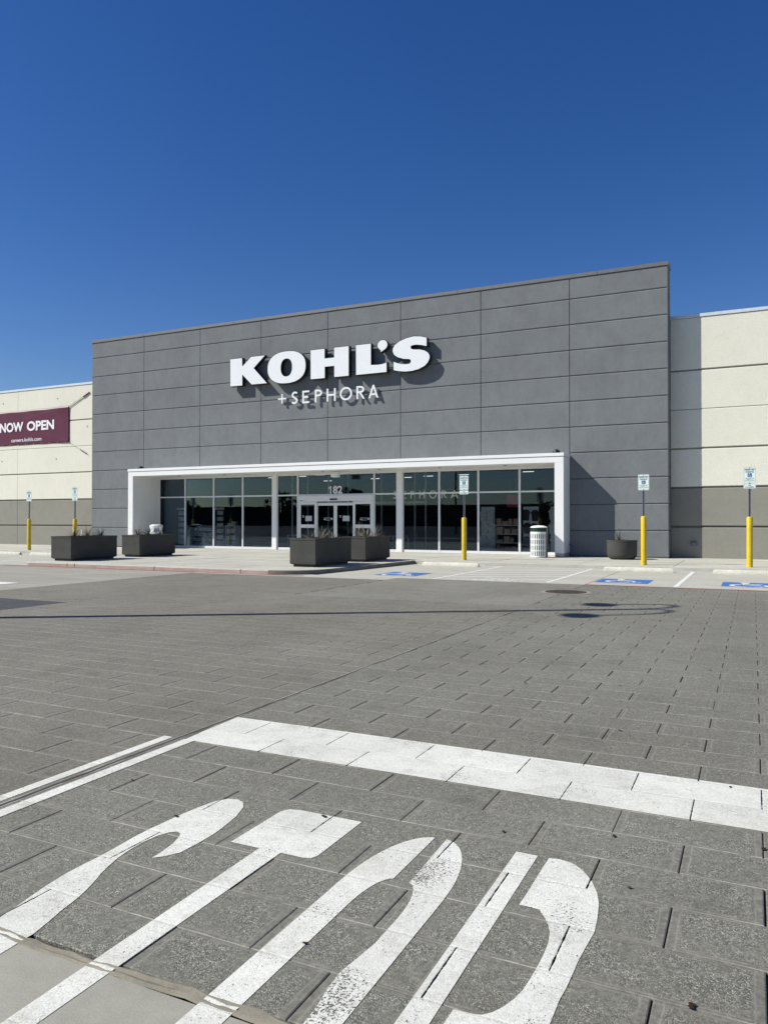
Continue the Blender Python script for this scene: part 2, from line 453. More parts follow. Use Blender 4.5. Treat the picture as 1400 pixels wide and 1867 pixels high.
class MB:
    def __init__(s):
        s.bm = bmesh.new()
    def quad(s, pts):
        return s.bm.faces.new([s.bm.verts.new(p) for p in pts])
    def hexa(s, b, t):
        vb = [s.bm.verts.new(p) for p in b]; vt = [s.bm.verts.new(p) for p in t]
        k = len(vb)
        s.bm.faces.new(vb[::-1]); s.bm.faces.new(vt)
        for i in range(k):
            s.bm.faces.new([vb[i], vb[(i + 1) % k], vt[(i + 1) % k], vt[i]])
    def box(s, x0, x1, y0, y1, z0, z1):
        s.hexa([(x0, y0, z0), (x1, y0, z0), (x1, y1, z0), (x0, y1, z0)],
               [(x0, y0, z1), (x1, y0, z1), (x1, y1, z1), (x0, y1, z1)])
        return s
    def bbox(s, x0, x1, y0, y1, z0, z1, bev=0.01, seg=1):
        n0 = set(s.bm.edges)
        s.box(x0, x1, y0, y1, z0, z1)
        es = [e for e in s.bm.edges if e not in n0]
        bmesh.ops.bevel(s.bm, geom=es, offset=bev, segments=seg, affect='EDGES', profile=0.5)
        return s
    def prism_xy(s, poly, z0, z1):
        s.hexa([(x, y, z0) for x, y in poly], [(x, y, z1) for x, y in poly]); return s
    def prism_xz(s, poly, y0, y1):
        s.hexa([(x, y0, z) for x, z in poly], [(x, y1, z) for x, z in poly]); return s
    def lathe(s, cx, cy, prof, seg=32, a0=0, a1=2 * math.pi):
        full = abs(a1 - a0 - 2 * math.pi) < 1e-6
        k = seg if full else seg + 1
        rings = []
        for r, z in prof:
            rings.append([s.bm.verts.new((cx + r * math.cos(a0 + (a1 - a0) * i / seg), cy + r * math.sin(a0 + (a1 - a0) * i / seg), z)) for i in range(k)])
        for a, b in zip(rings[:-1], rings[1:]):
            for i in range(seg):
                j = (i + 1) % k
                s.bm.faces.new([a[i], a[j], b[j], b[i]])
        return s
    def tube(s, pts, r, seg=8, r2=None):
        pts = [Vector(p) for p in pts]
        rings = []
        for i, p in enumerate(pts):
            d = (pts[min(i + 1, len(pts) - 1)] - pts[max(i - 1, 0)]).normalized()
            u = d.cross(Vector((0, 0, 1)))
            if u.length < 1e-3: u = Vector((1, 0, 0))
            u.normalize(); v = d.cross(u)
            rr = r if r2 is None else r + (r2 - r) * i / (len(pts) - 1)
            rings.append([s.bm.verts.new(p + rr * (u * math.cos(2 * math.pi * k / seg) + v * math.sin(2 * math.pi * k / seg))) for k in range(seg)])
        for a, b in zip(rings[:-1], rings[1:]):
            for i in range(seg):
                s.bm.faces.new([a[i], a[(i + 1) % seg], b[(i + 1) % seg], b[i]])
        s.bm.faces.new(rings[0][::-1]); s.bm.faces.new(rings[-1])
        return s
    def build(s, name, mat, parent=None, smooth=False, recalc=True):
        bm = s.bm
        if recalc:
            bmesh.ops.recalc_face_normals(bm, faces=bm.faces)
        off = wloc(parent) if parent else Vector((0, 0, 0))
        if off.length: bmesh.ops.translate(bm, verts=bm.verts, vec=-off)
        me = bpy.data.meshes.new(name)
        bm.to_mesh(me); bm.free()
        me.materials.append(mat)
        if smooth:
            for p in me.polygons: p.use_smooth = True
            me.set_sharp_from_angle(angle=math.radians(35))
        o = bpy.data.objects.new(name, me)
        COL.objects.link(o)
        if parent: o.parent = parent
        return o

def each(mb, name, mat, parent, smooth=False):
    """link every separate piece of a builder as its own object"""
    bm = mb.bm; todo = set(bm.faces); out = []
    while todo:
        f0 = todo.pop(); isl = [f0]; st = [f0]
        while st:
            f = st.pop()
            for v in f.verts:
                for g in v.link_faces:
                    if g in todo: todo.discard(g); isl.append(g); st.append(g)
        nb = MB(); mp = {}
        for f in isl:
            for v in f.verts:
                if v not in mp: mp[v] = nb.bm.verts.new(v.co)
            nb.bm.faces.new([mp[v] for v in f.verts])
        out.append(nb.build(name, mat, parent, smooth))
    bm.free()
    return out

def copy_tree(o, parent=None):
    c = o.copy(); COL.objects.link(c)
    if parent: c.parent = parent
    for ch in list(o.children): copy_tree(ch, c)
    return c

def poly_flat(name, poly, z, mat, parent=None):
    """flat filled outline (concave allowed) lying on the ground"""
    bm = bmesh.new()
    vs = [bm.verts.new((x, y, z)) for x, y in poly]
    f = bm.faces.new(vs)
    f.normal_update()
    bmesh.ops.triangulate(bm, faces=[f], ngon_method='EAR_CLIP')
    for f in bm.faces:
        f.normal_update()
        if f.normal.z < 0: f.normal_flip()
    mb = MB(); mb.bm.free(); mb.bm = bm
    return mb.build(name, mat, parent, recalc=False)

def polys_flat(name, polys, z, mat, parent=None):
    bm = bmesh.new()
    for poly in polys:
        f = bm.faces.new([bm.verts.new((x, y, z)) for x, y in poly])
        f.normal_update()
        if f.normal.z < 0: f.normal_flip()
    bmesh.ops.triangulate(bm, faces=bm.faces, ngon_method='EAR_CLIP')
    mb = MB(); mb.bm.free(); mb.bm = bm
    return mb.build(name, mat, parent, recalc=False)

def extrude_poly(polys, y0, y1):
    """closed solid from concave outlines in the XZ plane, y0 (front) .. y1 (back)"""
    bm = bmesh.new()
    for poly in polys:
        a = [bm.verts.new((x, y0, z)) for x, z in poly]
        b = [bm.verts.new((x, y1, z)) for x, z in poly]
        k = len(poly)
        fa = bm.faces.new(a); fb = bm.faces.new(b[::-1])
        fa.normal_update(); fb.normal_update()
        for i in range(k): bm.faces.new([a[i], b[i], b[(i + 1) % k], a[(i + 1) % k]])
        bmesh.ops.triangulate(bm, faces=[fa, fb], ngon_method='EAR_CLIP')
    return bm

def extrude_ring(outer, inner, y0, y1):
    bm = bmesh.new(); k = len(outer)
    oa = [bm.verts.new((x, y0, z)) for x, z in outer]; ob = [bm.verts.new((x, y1, z)) for x, z in outer]
    ia = [bm.verts.new((x, y0, z)) for x, z in inner]; ib = [bm.verts.new((x, y1, z)) for x, z in inner]
    for i in range(k):
        j = (i + 1) % k
        bm.faces.new([oa[i], oa[j], ia[j], ia[i]]); bm.faces.new([ob[i], ib[i], ib[j], ob[j]])
        bm.faces.new([oa[i], ob[i], ob[j], oa[j]]); bm.faces.new([ia[i], ia[j], ib[j], ib[i]])
    return bm

def from_bm(bm, name, mat, parent, smooth=False):
    mb = MB(); mb.bm.free(); mb.bm = bm
    return mb.build(name, mat, parent, smooth)

def text_obj(name, body, x, y, z, h, mat, parent, bold=0.0, width=None, depth=0.004, flat=False, align='CENTER'):
    """lettering in the XZ plane facing -Y (or flat on the ground), cap height h, scaled to an exact width"""
    cu = bpy.data.curves.new(name, 'FONT')
    cu.body = body
    cu.size = 1.0
    cu.offset = bold
    cu.extrude = depth / 2
    cu.align_x = 'LEFT'
    cu.resolution_u = 4
    o = bpy.data.objects.new(name, cu)
    COL.objects.link(o)
    bpy.context.view_layer.update()
    dg = bpy.context.evaluated_depsgraph_get()
    me = bpy.data.meshes.new_from_object(o.evaluated_get(dg))
    bpy.data.objects.remove(o)
    xs = [v.co.x for v in me.vertices]; ys = [v.co.y for v in me.vertices]
    x0, x1 = min(xs), max(xs); y0, y1 = min(ys), max(ys)
    sh = h / (y1 - y0)
    sw = (width / (x1 - x0)) if width else sh
    wd = (x1 - x0) * sw
    off = wloc(parent) if parent else Vector((0, 0, 0))
    for v in me.vertices:
        px = (v.co.x - x0) * sw + (x - wd / 2 if align == 'CENTER' else x)
        py = (v.co.y - y0) * sh
        d = v.co.z
        if flat: v.co = Vector((px, y + py, z + d)) - off
        else: v.co = Vector((px, y - d, z + py)) - off
    me.materials.clear(); me.materials.append(mat)
    ob = bpy.data.objects.new(name, me)
    COL.objects.link(ob)
    if parent: ob.parent = parent
    return ob

def stroke(pts, wd, closed=False):
    """list of convex quads following a polyline, with round-ish joins"""
    P = [Vector(p) for p in pts]
    out = []
    k = len(P)
    rng = range(k if closed else k - 1)
    for i in rng:
        a, b = P[i], P[(i + 1) % k]
        d = (b - a).normalized(); n_ = Vector((-d.y, d.x)) * wd / 2
        out.append([tuple(a + n_), tuple(a - n_), tuple(b - n_), tuple(b + n_)])
    return out

def ribbon(pts, wd, closed=False):
    """mitred outline of a polyline as one polygon (open) or (outer, inner) rings (closed)"""
    P = [Vector(p) for p in pts]; k = len(P)
    L, R = [], []
    for i in range(k):
        if closed: a, b, c = P[i - 1], P[i], P[(i + 1) % k]
        else: a, b, c = P[max(i - 1, 0)], P[i], P[min(i + 1, k - 1)]
        d1 = (b - a).normalized() if (b - a).length > 1e-6 else (c - b).normalized()
        d2 = (c - b).normalized() if (c - b).length > 1e-6 else d1
        n1 = Vector((-d1.y, d1.x)); n2 = Vector((-d2.y, d2.x))
        m_ = (n1 + n2).normalized()
        s_ = wd / 2 / max(0.5, m_.dot(n1))
        L.append(tuple(b + m_ * s_)); R.append(tuple(b - m_ * s_))
    if closed: return L, R
    return L + R[::-1]

# ------------------------------------------------------------------ ground
ground = structure(MB().quad and MB().box(-400, 450, -500, -34.0, -1.0, -0.012).build('ground', M['asphalt']))
sub = structure(MB().box(-400, 450, -33.995, 400, -1.0, -0.016).build('ground_base', M['base']))

def slab_field(name, x0, x1, y0, y1, mat, gap=0.0075, z=0.0, jit=0.0002, seed=1, detail=True, clip=None):
    rnd = random.Random(seed)
    bm = bmesh.new()
    uvl = bm.loops.layers.uv.new("slab"); uvr = bm.loops.layers.uv.new("rnd")
    r0 = math.floor((y0 - PY0) / PH); r1 = math.ceil((y1 - PY0) / PH)
    for r in range(r0, r1):
        ya, yb = PY0 + r * PH, PY0 + (r + 1) * PH
        sh = 0.5 if r % 2 else 0.0
        c0 = math.floor((x0 - PX0) / PW + sh) - 1; c1 = math.ceil((x1 - PX0) / PW + sh) + 1
        for c in range(c0, c1):
            xa = PX0 + (c - sh) * PW; xb = xa + PW
            a, b_, c_, d_ = max(xa, x0), min(xb, x1), max(ya, y0), min(yb, y1)
            if b_ - a < 0.05 or d_ - c_ < 0.05: continue
            gx = gap * rnd.choice((0.35, 0.6, 0.8, 1.0, 1.0, 1.35)); gy = gap * rnd.uniform(0.15, 0.4)
            a += gx / 2; b_ -= gx / 2; c_ += gy / 2; d_ -= gy / 2
            v = rnd.random()
            zt = z + rnd.uniform(-jit, jit)
            tx, ty = rnd.uniform(-jit, jit), rnd.uniform(-jit, jit)
            bx = 0.0045; by = 0.004
            loc = lambda X, Y, Z: (X, Y, Z + tx * ((X - xa) / PW - .5) + ty * ((Y - ya) / PH - .5))
            o4 = [(a, c_), (b_, c_), (b_, d_), (a, d_)]
            i4 = [(a + bx, c_ + by), (b_ - bx, c_ + by), (b_ - bx, d_ - by), (a + bx, d_ - by)]
            rings = []
            for ring, Z in ((o4, zt - 0.014), (o4, zt - 0.0025), (i4, zt)):
                rings.append([(bm.verts.new(loc(X, Y, Z)), X, Y) for X, Y in ring])
            fl = []
            for A, B in zip(rings[:-1], rings[1:]):
                for i in range(4):
                    j = (i + 1) % 4
                    fl.append([A[i], A[j], B[j], B[i]])
            fl.append(rings[-1])
            for q in fl:
                f = bm.faces.new([t[0] for t in q])
                for lp, t in zip(f.loops, q):
                    lp[uvl].uv = (t[1] - xa, t[2] - ya)
                    lp[uvr].uv = (v, v)
    mb = MB(); mb.bm.free(); mb.bm = bm
    return structure(mb.build(name, mat, None, recalc=False))

road = slab_field('road', 30.12, 60, -29.9, -12.5, M['paverA'], seed=3)
roadB1 = slab_field('road', 21.8, 30.10, -29.9, -17.9, M['paverB'], seed=4)
roadB2 = slab_field('road', 18.36, 24.95, -17.895, -13.3, M['paverB'], seed=5)
roadB3 = slab_field('road', 18.36, 21.795, -21.16, -17.9, M['paverB'], seed=6)
roadC = slab_field('road', 24.96, 30.10, -17.895, -12.5, M['paverC'], gap=0.004, seed=7)
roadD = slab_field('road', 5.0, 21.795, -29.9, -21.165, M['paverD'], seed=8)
drive = structure(MB().box(-60, 18.35, -21.16, -12.9, -0.3, 0.0).build('road', M['drive']))
strip_ = structure(MB().box(18.352, 24.95, -13.295, -12.4, -0.3, 0.001).build('road', M['stall']))
drive2 = structure(MB().box(-60, 4.995, -29.9, -21.162, -0.3, 0.0).build('road', M['drive']))
# apron in the foreground with a cracked mortar seam
apron = structure(MB().box(5, 60, -34.5, -29.965, -0.3, 0.0002).build('road', M['apron']))
def seam_strip(x0, x1, yc, wd, z, mat, amp=0.008, step=0.05, along='x', seed=2):
    rnd = random.Random(seed); pts1, pts2 = [], []
    n_ = int((x1 - x0) / step); ph = 0
    for i in range(n_ + 1):
        t = x0 + (x1 - x0) * i / n_
        ph = ph * 0.8 + rnd.uniform(-amp, amp)
        pts1.append((t, yc + wd / 2 + ph)); pts2.append((t, yc - wd / 2 + ph * 0.6 + rnd.uniform(-amp, amp) * .4))
    if along == 'y':
        pts1 = [(b, a) for a, b in pts1]; pts2 = [(b, a) for a, b in pts2]
    return pts1 + pts2[::-1]
seamo = MB()
bm = seamo.bm
sp_ = seam_strip(26, 40, -29.932, 0.062, 0.0, None)
h2 = len(sp_) // 2
top = sp_[:h2]; bot = sp_[h2:][::-1]
rnd = random.Random(9)
rows = []
for k in range(5):
    rows.append([bm.verts.new((t[0] + (b_[0] - t[0]) * k / 4, t[1] + (b_[1] - t[1]) * k / 4,
                 0.001 + (0.004 if k in (1, 3) else (-0.001 if k == 2 else -0.003)) + rnd.uniform(-.0022, .0022))) for t, b_ in zip(top, bot)])
for a, b_ in zip(rows[:-1], rows[1:]):
    for i in range(len(a) - 1):
        bm.faces.new([a[i], a[i + 1], b_[i + 1], b_[i]])
structure(seamo.build('road_seam', M['seam'], None, smooth=True))
# dark cracked control joint between the two pavings
structure(poly_flat('road_seam', seam_strip(-29.9, -12.5, 30.112, 0.020, 0, None, 0.004, 0.05, 'y', 5), 0.0032, M['base']))
fill = structure(MB().box(30.085, 30.135, -29.9, -12.5, -0.3, 0.0008).build('road_seam', M['paverB']))
# parking bays, concrete
stall = structure(MB().box(22.3, 60, -12.495, -5.85, -0.3, 0.002).build('parking_bays', M['stall']))
stallL = structure(MB().box(-60, 10.6, -12.895, -5.85, -0.3, 0.002).build('parking_bays', M['stall']))
for x in (30.11,):
    structure(MB().box(x - .01, x + .01, -12.49, -5.95, 0.0022, 0.0035).build('parking_joint', M['base']))

# sidewalk with kerb (top 0.13)
def rounded(cx, cy, r, a0, a1, k=10):
    return [(cx + r * math.cos(math.radians(a0 + (a1 - a0) * i / k)), cy + r * math.sin(math.radians(a0 + (a1 - a0) * i / k))) for i in range(k + 1)]
isl = rounded(10.75, -12.55, 0.4, 180, 270) + rounded(20.9, -11.6, 1.35, 270, 360, 14) + [(22.5, -8.0), (22.62, -5.88)]
def inset(poly, d):
    P = [Vector(p) for p in poly]; out = []
    for i, b in enumerate(P):
        a = P[i - 1] if i else b + (b - P[i + 1]); c = P[i + 1] if i < len(P) - 1 else b + (b - P[i - 1])
        d1, d2 = (b - a).normalized(), (c - b).normalized()
        m_ = (Vector((-d1.y, d1.x)) + Vector((-d2.y, d2.x))).normalized()
        out.append(tuple(b + m_ * d))
    return out
isl = [(10.35, -5.88)] + isl
in1 = inset(isl, 0.02); in2 = inset(isl, 0.16)
kb = MB(); bm = kb.bm
ringsK = []
for ring, z in ((isl, -0.05), (isl, 0.105), (in1, 0.13), (in2, 0.13), (in2, 0.05)):
    ringsK.append([bm.verts.new((x, y, z)) for x, y in ring])
kd = MB(); ringsD = []
for ring, z in ((isl, -0.05), (isl, 0.105), (in1, 0.124)):
    ringsD.append([kd.bm.verts.new((x, y, z)) for x, y in ring])
for a, b_ in zip(ringsD[:-1], ringsD[1:]):
    for i in range(len(a) - 1):
        if isl[i][0] > 20.85: kd.bm.faces.new([a[i], a[i + 1], b_[i + 1], b_[i]])
bmesh.ops.delete(kd.bm, geom=[v for v in kd.bm.verts if not v.link_faces], context='VERTS')
structure(kd.build('kerb', M['curbdark'], None, smooth=True, recalc=False))
for q_, (a, b_) in enumerate(zip(ringsK[:-1], ringsK[1:])):
    for i in range(len(a) - 1):
        if isl[i][0] > 20.85 and q_ < 2: continue
        bm.faces.new([a[i], a[i + 1], b_[i + 1], b_[i]])
kerb = structure(kb.build('kerb', M['curb'], None, smooth=True, recalc=False))
walk_poly = in2[1:] + []
isl_walk = structure(poly_flat('sidewalk', [(in2[0][0], -5.7)] + in2[1:-1] + [(22.44, -5.7)], 0.1285, M['walk']))
# straight kerbs
kerbR = structure(MB().bbox(22.6, 60, -5.9, -5.72, -0.2, 0.13, 0.02, 2).build('kerb', M['curb']))
kerbL = structure(MB().bbox(-60, 10.36, -5.9, -5.72, -0.2, 0.13, 0.02, 2).build('kerb', M['curb']))
MBw = MB(); MBw.box(-60, 60, -5.705, 2.2, -0.2, 0.126)
walk = structure(MBw.build('sidewalk', M['walk']))
# score joints in the sidewalk
jm = MB()
x = -20.6
while x < 45:
    jm.box(x - .007, x + .007, -5.70, -1.2, 0.1268, 0.1280)
    x += 3.07
for y in (-3.3,):
    jm.box(-59, 59, y - .007, y + .007, 0.1268, 0.1283)
structure(jm.build('sidewalk_joint', M['groove']))
jm = MB()
for y in (-11.2, -9.6, -8.0, -6.4):
    jm.box(10.55, 22.0, y - .008, y + .008, 0.1290, 0.1297)
for x in (12.6, 14.8, 17.0, 19.2, 21.2):
    jm.box(x - .008, x + .008, -12.4 if x < 20 else -11.8, -5.72, 0.1299, 0.1305)
structure(jm.build('sidewalk_joint', M['groove']))
# expansion joints visible in the kerb face
jm = MB()
for x in (12.6, 12.95, 16.5, 19.9):
    jm.box(x - .012, x + .012, -12.956, -12.9, 0.0, 0.124)
structure(jm.build('kerb_joint', M['groove']))
# red painting on the kerb and along the gutter
rk = MB(); bm = rk.bm
out = inset(isl, -0.004)
sel = [i for i in range(len(isl)) if isl[i][1] < -12.3 and isl[i][0] < 20.95]
va = [bm.verts.new((out[i][0], out[i][1], 0.0)) for i in sel]; vb = [bm.verts.new((out[i][0], out[i][1], 0.108)) for i in sel]
for i in range(len(sel) - 1): bm.faces.new([va[i], va[i + 1], vb[i + 1], vb[i]])
structure(rk.build('kerb_paint', M['redfade'], None, recalc=False))
structure(poly_flat('gutter_paint', [(9.6, -13.16), (10.4, -13.13), (16, -13.12), (22.2, -13.08), (22.2, -12.97), (16, -13.0), (10.4, -13.0), (9.6, -13.0)], 0.0065, M['redpaint']))
structure(poly_flat('gutter_paint', [(30.13, -12.54), (60, -12.54), (60, -12.46), (30.13, -12.46)], 0.0065, M['redpaint']))

# ------------------------------------------------------------------ painted markings
PL_S = [(31.308, -28.407), (31.255, -28.386), (31.201, -28.399), (31.159, -28.46), (31.137, -28.544), (31.123, -28.634), (31.111, -28.737), (31.105, -28.843), (31.099, -28.93), (31.099, -29.046), (31.108, -29.164), (31.114, -29.273), (31.112, -29.38), (31.113, -29.474), (31.123, -29.552), (31.133, -29.618), (31.15, -29.697), (31.167, -29.772), (31.185, -29.871), (31.214, -30.01), (31.253, -30.146), (31.28, -30.232), (31.448, -30.342), (31.437, -30.272), (31.424, -30.162), (31.416, -30.048), (31.413, -29.992), (31.41, -29.943), (31.41, -29.894), (31.388, -29.808), (31.36, -29.712), (31.341, -29.621), (31.323, -29.565), (31.3, -29.504), (31.276, -29.45), (31.257, -29.411), (31.232, -29.343), (31.208, -29.264), (31.19, -29.164), (31.185, -29.061), (31.197, -28.971), (31.22, -28.918), (31.251, -28.892), (31.283, -28.905), (31.302, -28.938), (31.329, -29.015), (31.345, -29.111), (31.351, -29.184), (31.395, -29.141), (31.431, -29.08), (31.439, -28.958), (31.438, -28.83), (31.423, -28.722), (31.4, -28.597), (31.354, -28.469)]
PL_T = [(31.565, -28.397), (31.699, -28.367), (31.794, -28.372), (31.894, -28.371), (32.045, -28.367), (32.049, -28.476), (32.043, -28.561), (32.042, -28.652), (32.044, -28.727), (32.043, -28.795), (32.045, -28.831), (32.032, -28.859), (31.997, -28.868), (31.936, -28.867), (31.872, -28.871), (31.866, -28.931), (31.874, -29.032), (31.873, -29.155), (31.871, -29.271), (31.856, -29.431), (31.864, -29.6), (31.855, -29.707), (31.861, -29.799), (31.866, -29.897), (31.866, -29.93), (31.86, -30.039), (31.863, -30.142), (31.871, -30.259), (31.882, -30.32), (31.771, -30.373), (31.771, -30.308), (31.766, -30.251), (31.774, -30.153), (31.762, -30.029), (31.761, -29.938), (31.758, -29.901), (31.763, -29.772), (31.754, -29.611), (31.753, -29.456), (31.748, -29.272), (31.742, -29.069), (31.739, -28.875), (31.669, -28.874), (31.575, -28.873), (31.575, -28.776), (31.572, -28.662), (31.575, -28.568), (31.563, -28.447)]
PL_O1 = [(32.463, -28.395), (32.387, -28.412), (32.347, -28.456), (32.311, -28.552), (32.288, -28.665), (32.27, -28.782), (32.257, -28.901), (32.26, -29.006), (32.263, -29.123), (32.266, -29.232), (32.27, -29.351), (32.276, -29.453), (32.276, -29.551), (32.269, -29.635), (32.266, -29.719), (32.265, -29.791), (32.26, -29.846), (32.263, -29.894), (32.261, -29.939), (32.26, -30.001), (32.268, -30.067), (32.279, -30.128), (32.405, -30.067), (32.395, -30.005), (32.395, -29.981), (32.394, -29.942), (32.395, -29.895), (32.392, -29.81), (32.393, -29.712), (32.393, -29.614), (32.397, -29.54), (32.392, -29.468), (32.386, -29.377), (32.387, -29.263), (32.394, -29.154), (32.399, -29.066), (32.415, -28.977), (32.436, -28.93), (32.458, -28.901), (32.479, -28.862), (32.476, -28.785), (32.472, -28.653), (32.472, -28.52)]
PL_O2 = [(32.519, -28.387), (32.559, -28.378), (32.611, -28.43), (32.659, -28.53), (32.697, -28.638), (32.727, -28.78), (32.735, -28.868), (32.739, -28.962), (32.74, -29.084), (32.74, -29.199), (32.741, -29.306), (32.741, -29.42), (32.741, -29.513), (32.742, -29.601), (32.739, -29.691), (32.74, -29.769), (32.744, -29.837), (32.747, -29.901), (32.641, -29.952), (32.638, -29.888), (32.629, -29.823), (32.621, -29.775), (32.608, -29.717), (32.596, -29.678), (32.587, -29.63), (32.597, -29.571), (32.603, -29.512), (32.622, -29.464), (32.624, -29.417), (32.626, -29.368), (32.627, -29.29), (32.627, -29.224), (32.624, -29.148), (32.617, -29.079), (32.597, -29.005), (32.58, -28.96), (32.557, -28.918), (32.528, -28.886), (32.527, -28.78), (32.525, -28.648), (32.515, -28.487)]
PL_P1 = [(32.882, -28.368), (32.991, -28.364), (32.989, -28.532), (32.989, -28.713), (32.99, -28.878), (32.994, -29.087), (32.986, -29.258), (32.988, -29.421), (32.989, -29.546), (32.988, -29.642), (32.985, -29.72), (32.984, -29.798), (32.889, -29.844), (32.889, -29.766), (32.895, -29.651), (32.894, -29.525), (32.889, -29.395), (32.889, -29.238), (32.885, -29.095), (32.884, -28.938), (32.883, -28.765), (32.882, -28.603)]
PL_P2 = [(33.044, -28.366), (33.089, -28.359), (33.151, -28.372), (33.211, -28.424), (33.269, -28.513), (33.31, -28.612), (33.334, -28.703), (33.35, -28.824), (33.359, -28.94), (33.35, -29.056), (33.343, -29.151), (33.341, -29.25), (33.339, -29.344), (33.333, -29.412), (33.333, -29.475), (33.333, -29.551), (33.325, -29.633), (33.029, -29.776), (33.029, -29.699), (33.032, -29.618), (33.072, -29.616), (33.102, -29.613), (33.126, -29.605), (33.151, -29.578), (33.175, -29.536), (33.195, -29.479), (33.208, -29.418), (33.214, -29.347), (33.218, -29.261), (33.219, -29.172), (33.216, -29.093), (33.203, -29.015), (33.185, -28.965), (33.159, -28.917), (33.123, -28.863), (33.084, -28.858), (33.037, -28.86), (33.04, -28.751), (33.041, -28.575), (33.041, -28.476)]

PL_T = [(31.575, -28.43), (31.60, -28.385), (31.66, -28.368), (32.045, -28.368), (32.045, -28.82), (32.03, -28.86), (31.99, -28.872), (31.868, -28.872), (31.866, -30.33), (31.762, -30.33), (31.745, -28.874), (31.575, -28.874)]
def arc2(cx, cy, rx, ry, a0, a1, k=14):
    return [(cx + rx * math.cos(math.radians(a0 + (a1 - a0) * i / k)), cy + ry * math.sin(math.radians(a0 + (a1 - a0) * i / k))) for i in range(k + 1)]
PL_O1 = arc2(32.478, -28.98, .216, .595, 92, 180) + [(32.262, -30.15), (32.395, -30.15)] + [(32.395, -29.15)] + arc2(32.475, -29.15, .08, .275, 178, 95, 8)
PL_O2 = arc2(32.522, -28.98, .218, .60, 88, 0) + [(32.741, -30.05), (32.638, -30.05), (32.622, -29.80), (32.605, -29.70), (32.598, -29.60), (32.612, -29.50), (32.627, -29.38), (32.627, -29.18)] + arc2(32.54, -29.18, .087, .30, 0, 85, 8)
PL_P1 = [(32.884, -28.366), (32.990, -28.366), (32.988, -29.95), (32.888, -29.95)]

def rect(x0, x1, y0, y1): return [(x0, y0), (x1, y0), (x1, y1), (x0, y1)]
MZ = 0.0022
marks = structure(bpy.data.objects.new('road_marking', None)); COL.objects.link(marks)
def mark(name, o, label=None):
    if label: o['label'] = label
    return o
mark('l', poly_flat('painted_letter', PL_S, MZ, M['paint'], marks), 'large white painted letter S on the paving')
mark('l', poly_flat('painted_letter', PL_T, MZ, M['paint'], marks), 'large white painted letter T on the paving')
mark('l', polys_flat('painted_letter', [PL_O1, PL_O2], MZ, M['paint'], marks), 'large white stencilled letter O on the paving')
mark('l', polys_flat('painted_letter', [PL_P1, PL_P2], MZ, M['paint'], marks), 'large white stencilled letter P on the paving')
mark('l', poly_flat('stop_line', [(30.18, -27.565), (30.155, -27.3), (30.14, -26.885), (31.0, -26.878), (60, -26.88), (60, -27.585), (30.3, -27.575)], MZ, M['paint'], marks), 'wide white stop bar across the lane')
poly_flat('lane_line', rect(29.977, 30.055, -32.5, -27.56), MZ, M['paint'], marks)
poly_flat('lane_line', rect(30.17, 30.262, -32.5, -27.57), MZ + .001, M['paint'], marks)
for x in (26.0, 29.1, 32.22, 35.32, 38.4):
    poly_flat('parking_line', rect(x - .055, x + .055, -12.3 if x > 27 else -12.45, -6.1), 0.0062, M['paintfar'], marks)
hat = []
for y0 in (-12.9, -11.5, -10.5, -9.55, -8.65, -7.75):
    a, b_ = (26.06, y0), (29.04, y0 + 1.6)
    for _ in (0,):
        if a[1] < -12.4:
            t = (-12.3 - a[1]) / 1.6; a = (26.06 + 2.98 * t, -12.3)
        if b_[1] > -6.15:
            t = (-6.15 - a[1]) / (b_[1] - a[1]); b_ = (a[0] + (b_[0] - a[0]) * t, -6.15)
    hat += stroke([a, b_], 0.14)
polys_flat('aisle_hatching', hat, 0.0062, M['painthatch'], marks)
for x in (9.9, 7.0, 3.35):
    poly_flat('parking_line', rect(x - .055, x + .055, -12.3, -6.1), 0.0062, M['paintfar'], marks)
hat = []
for i in range(6):
    y0 = -12.2 + i * 1.0
    hat += stroke([(7.1, y0), (9.8, y0 + 1.3 if y0 + 1.3 < -6.2 else -6.2)], 0.14)
polys_flat('aisle_hatching', hat, 0.0062, M['paintfar'], marks)
poly_flat('lane_arrow', [(12.0, -18.95), (16.96, -18.92), (16.97, -18.37), (12.0, -18.3)], 0.0062, M['paintfar'], marks)
text_obj('aisle_text', 'NO', 27.55, -11.75, 0.0062, 0.42, M['painthatch'], marks, 0.02, 0.62, 0.0004, True)
text_obj('aisle_text', 'PARKING', 27.6, -12.42, 0.0062, 0.42, M['painthatch'], marks, 0.02, 1.75, 0.0004, True)

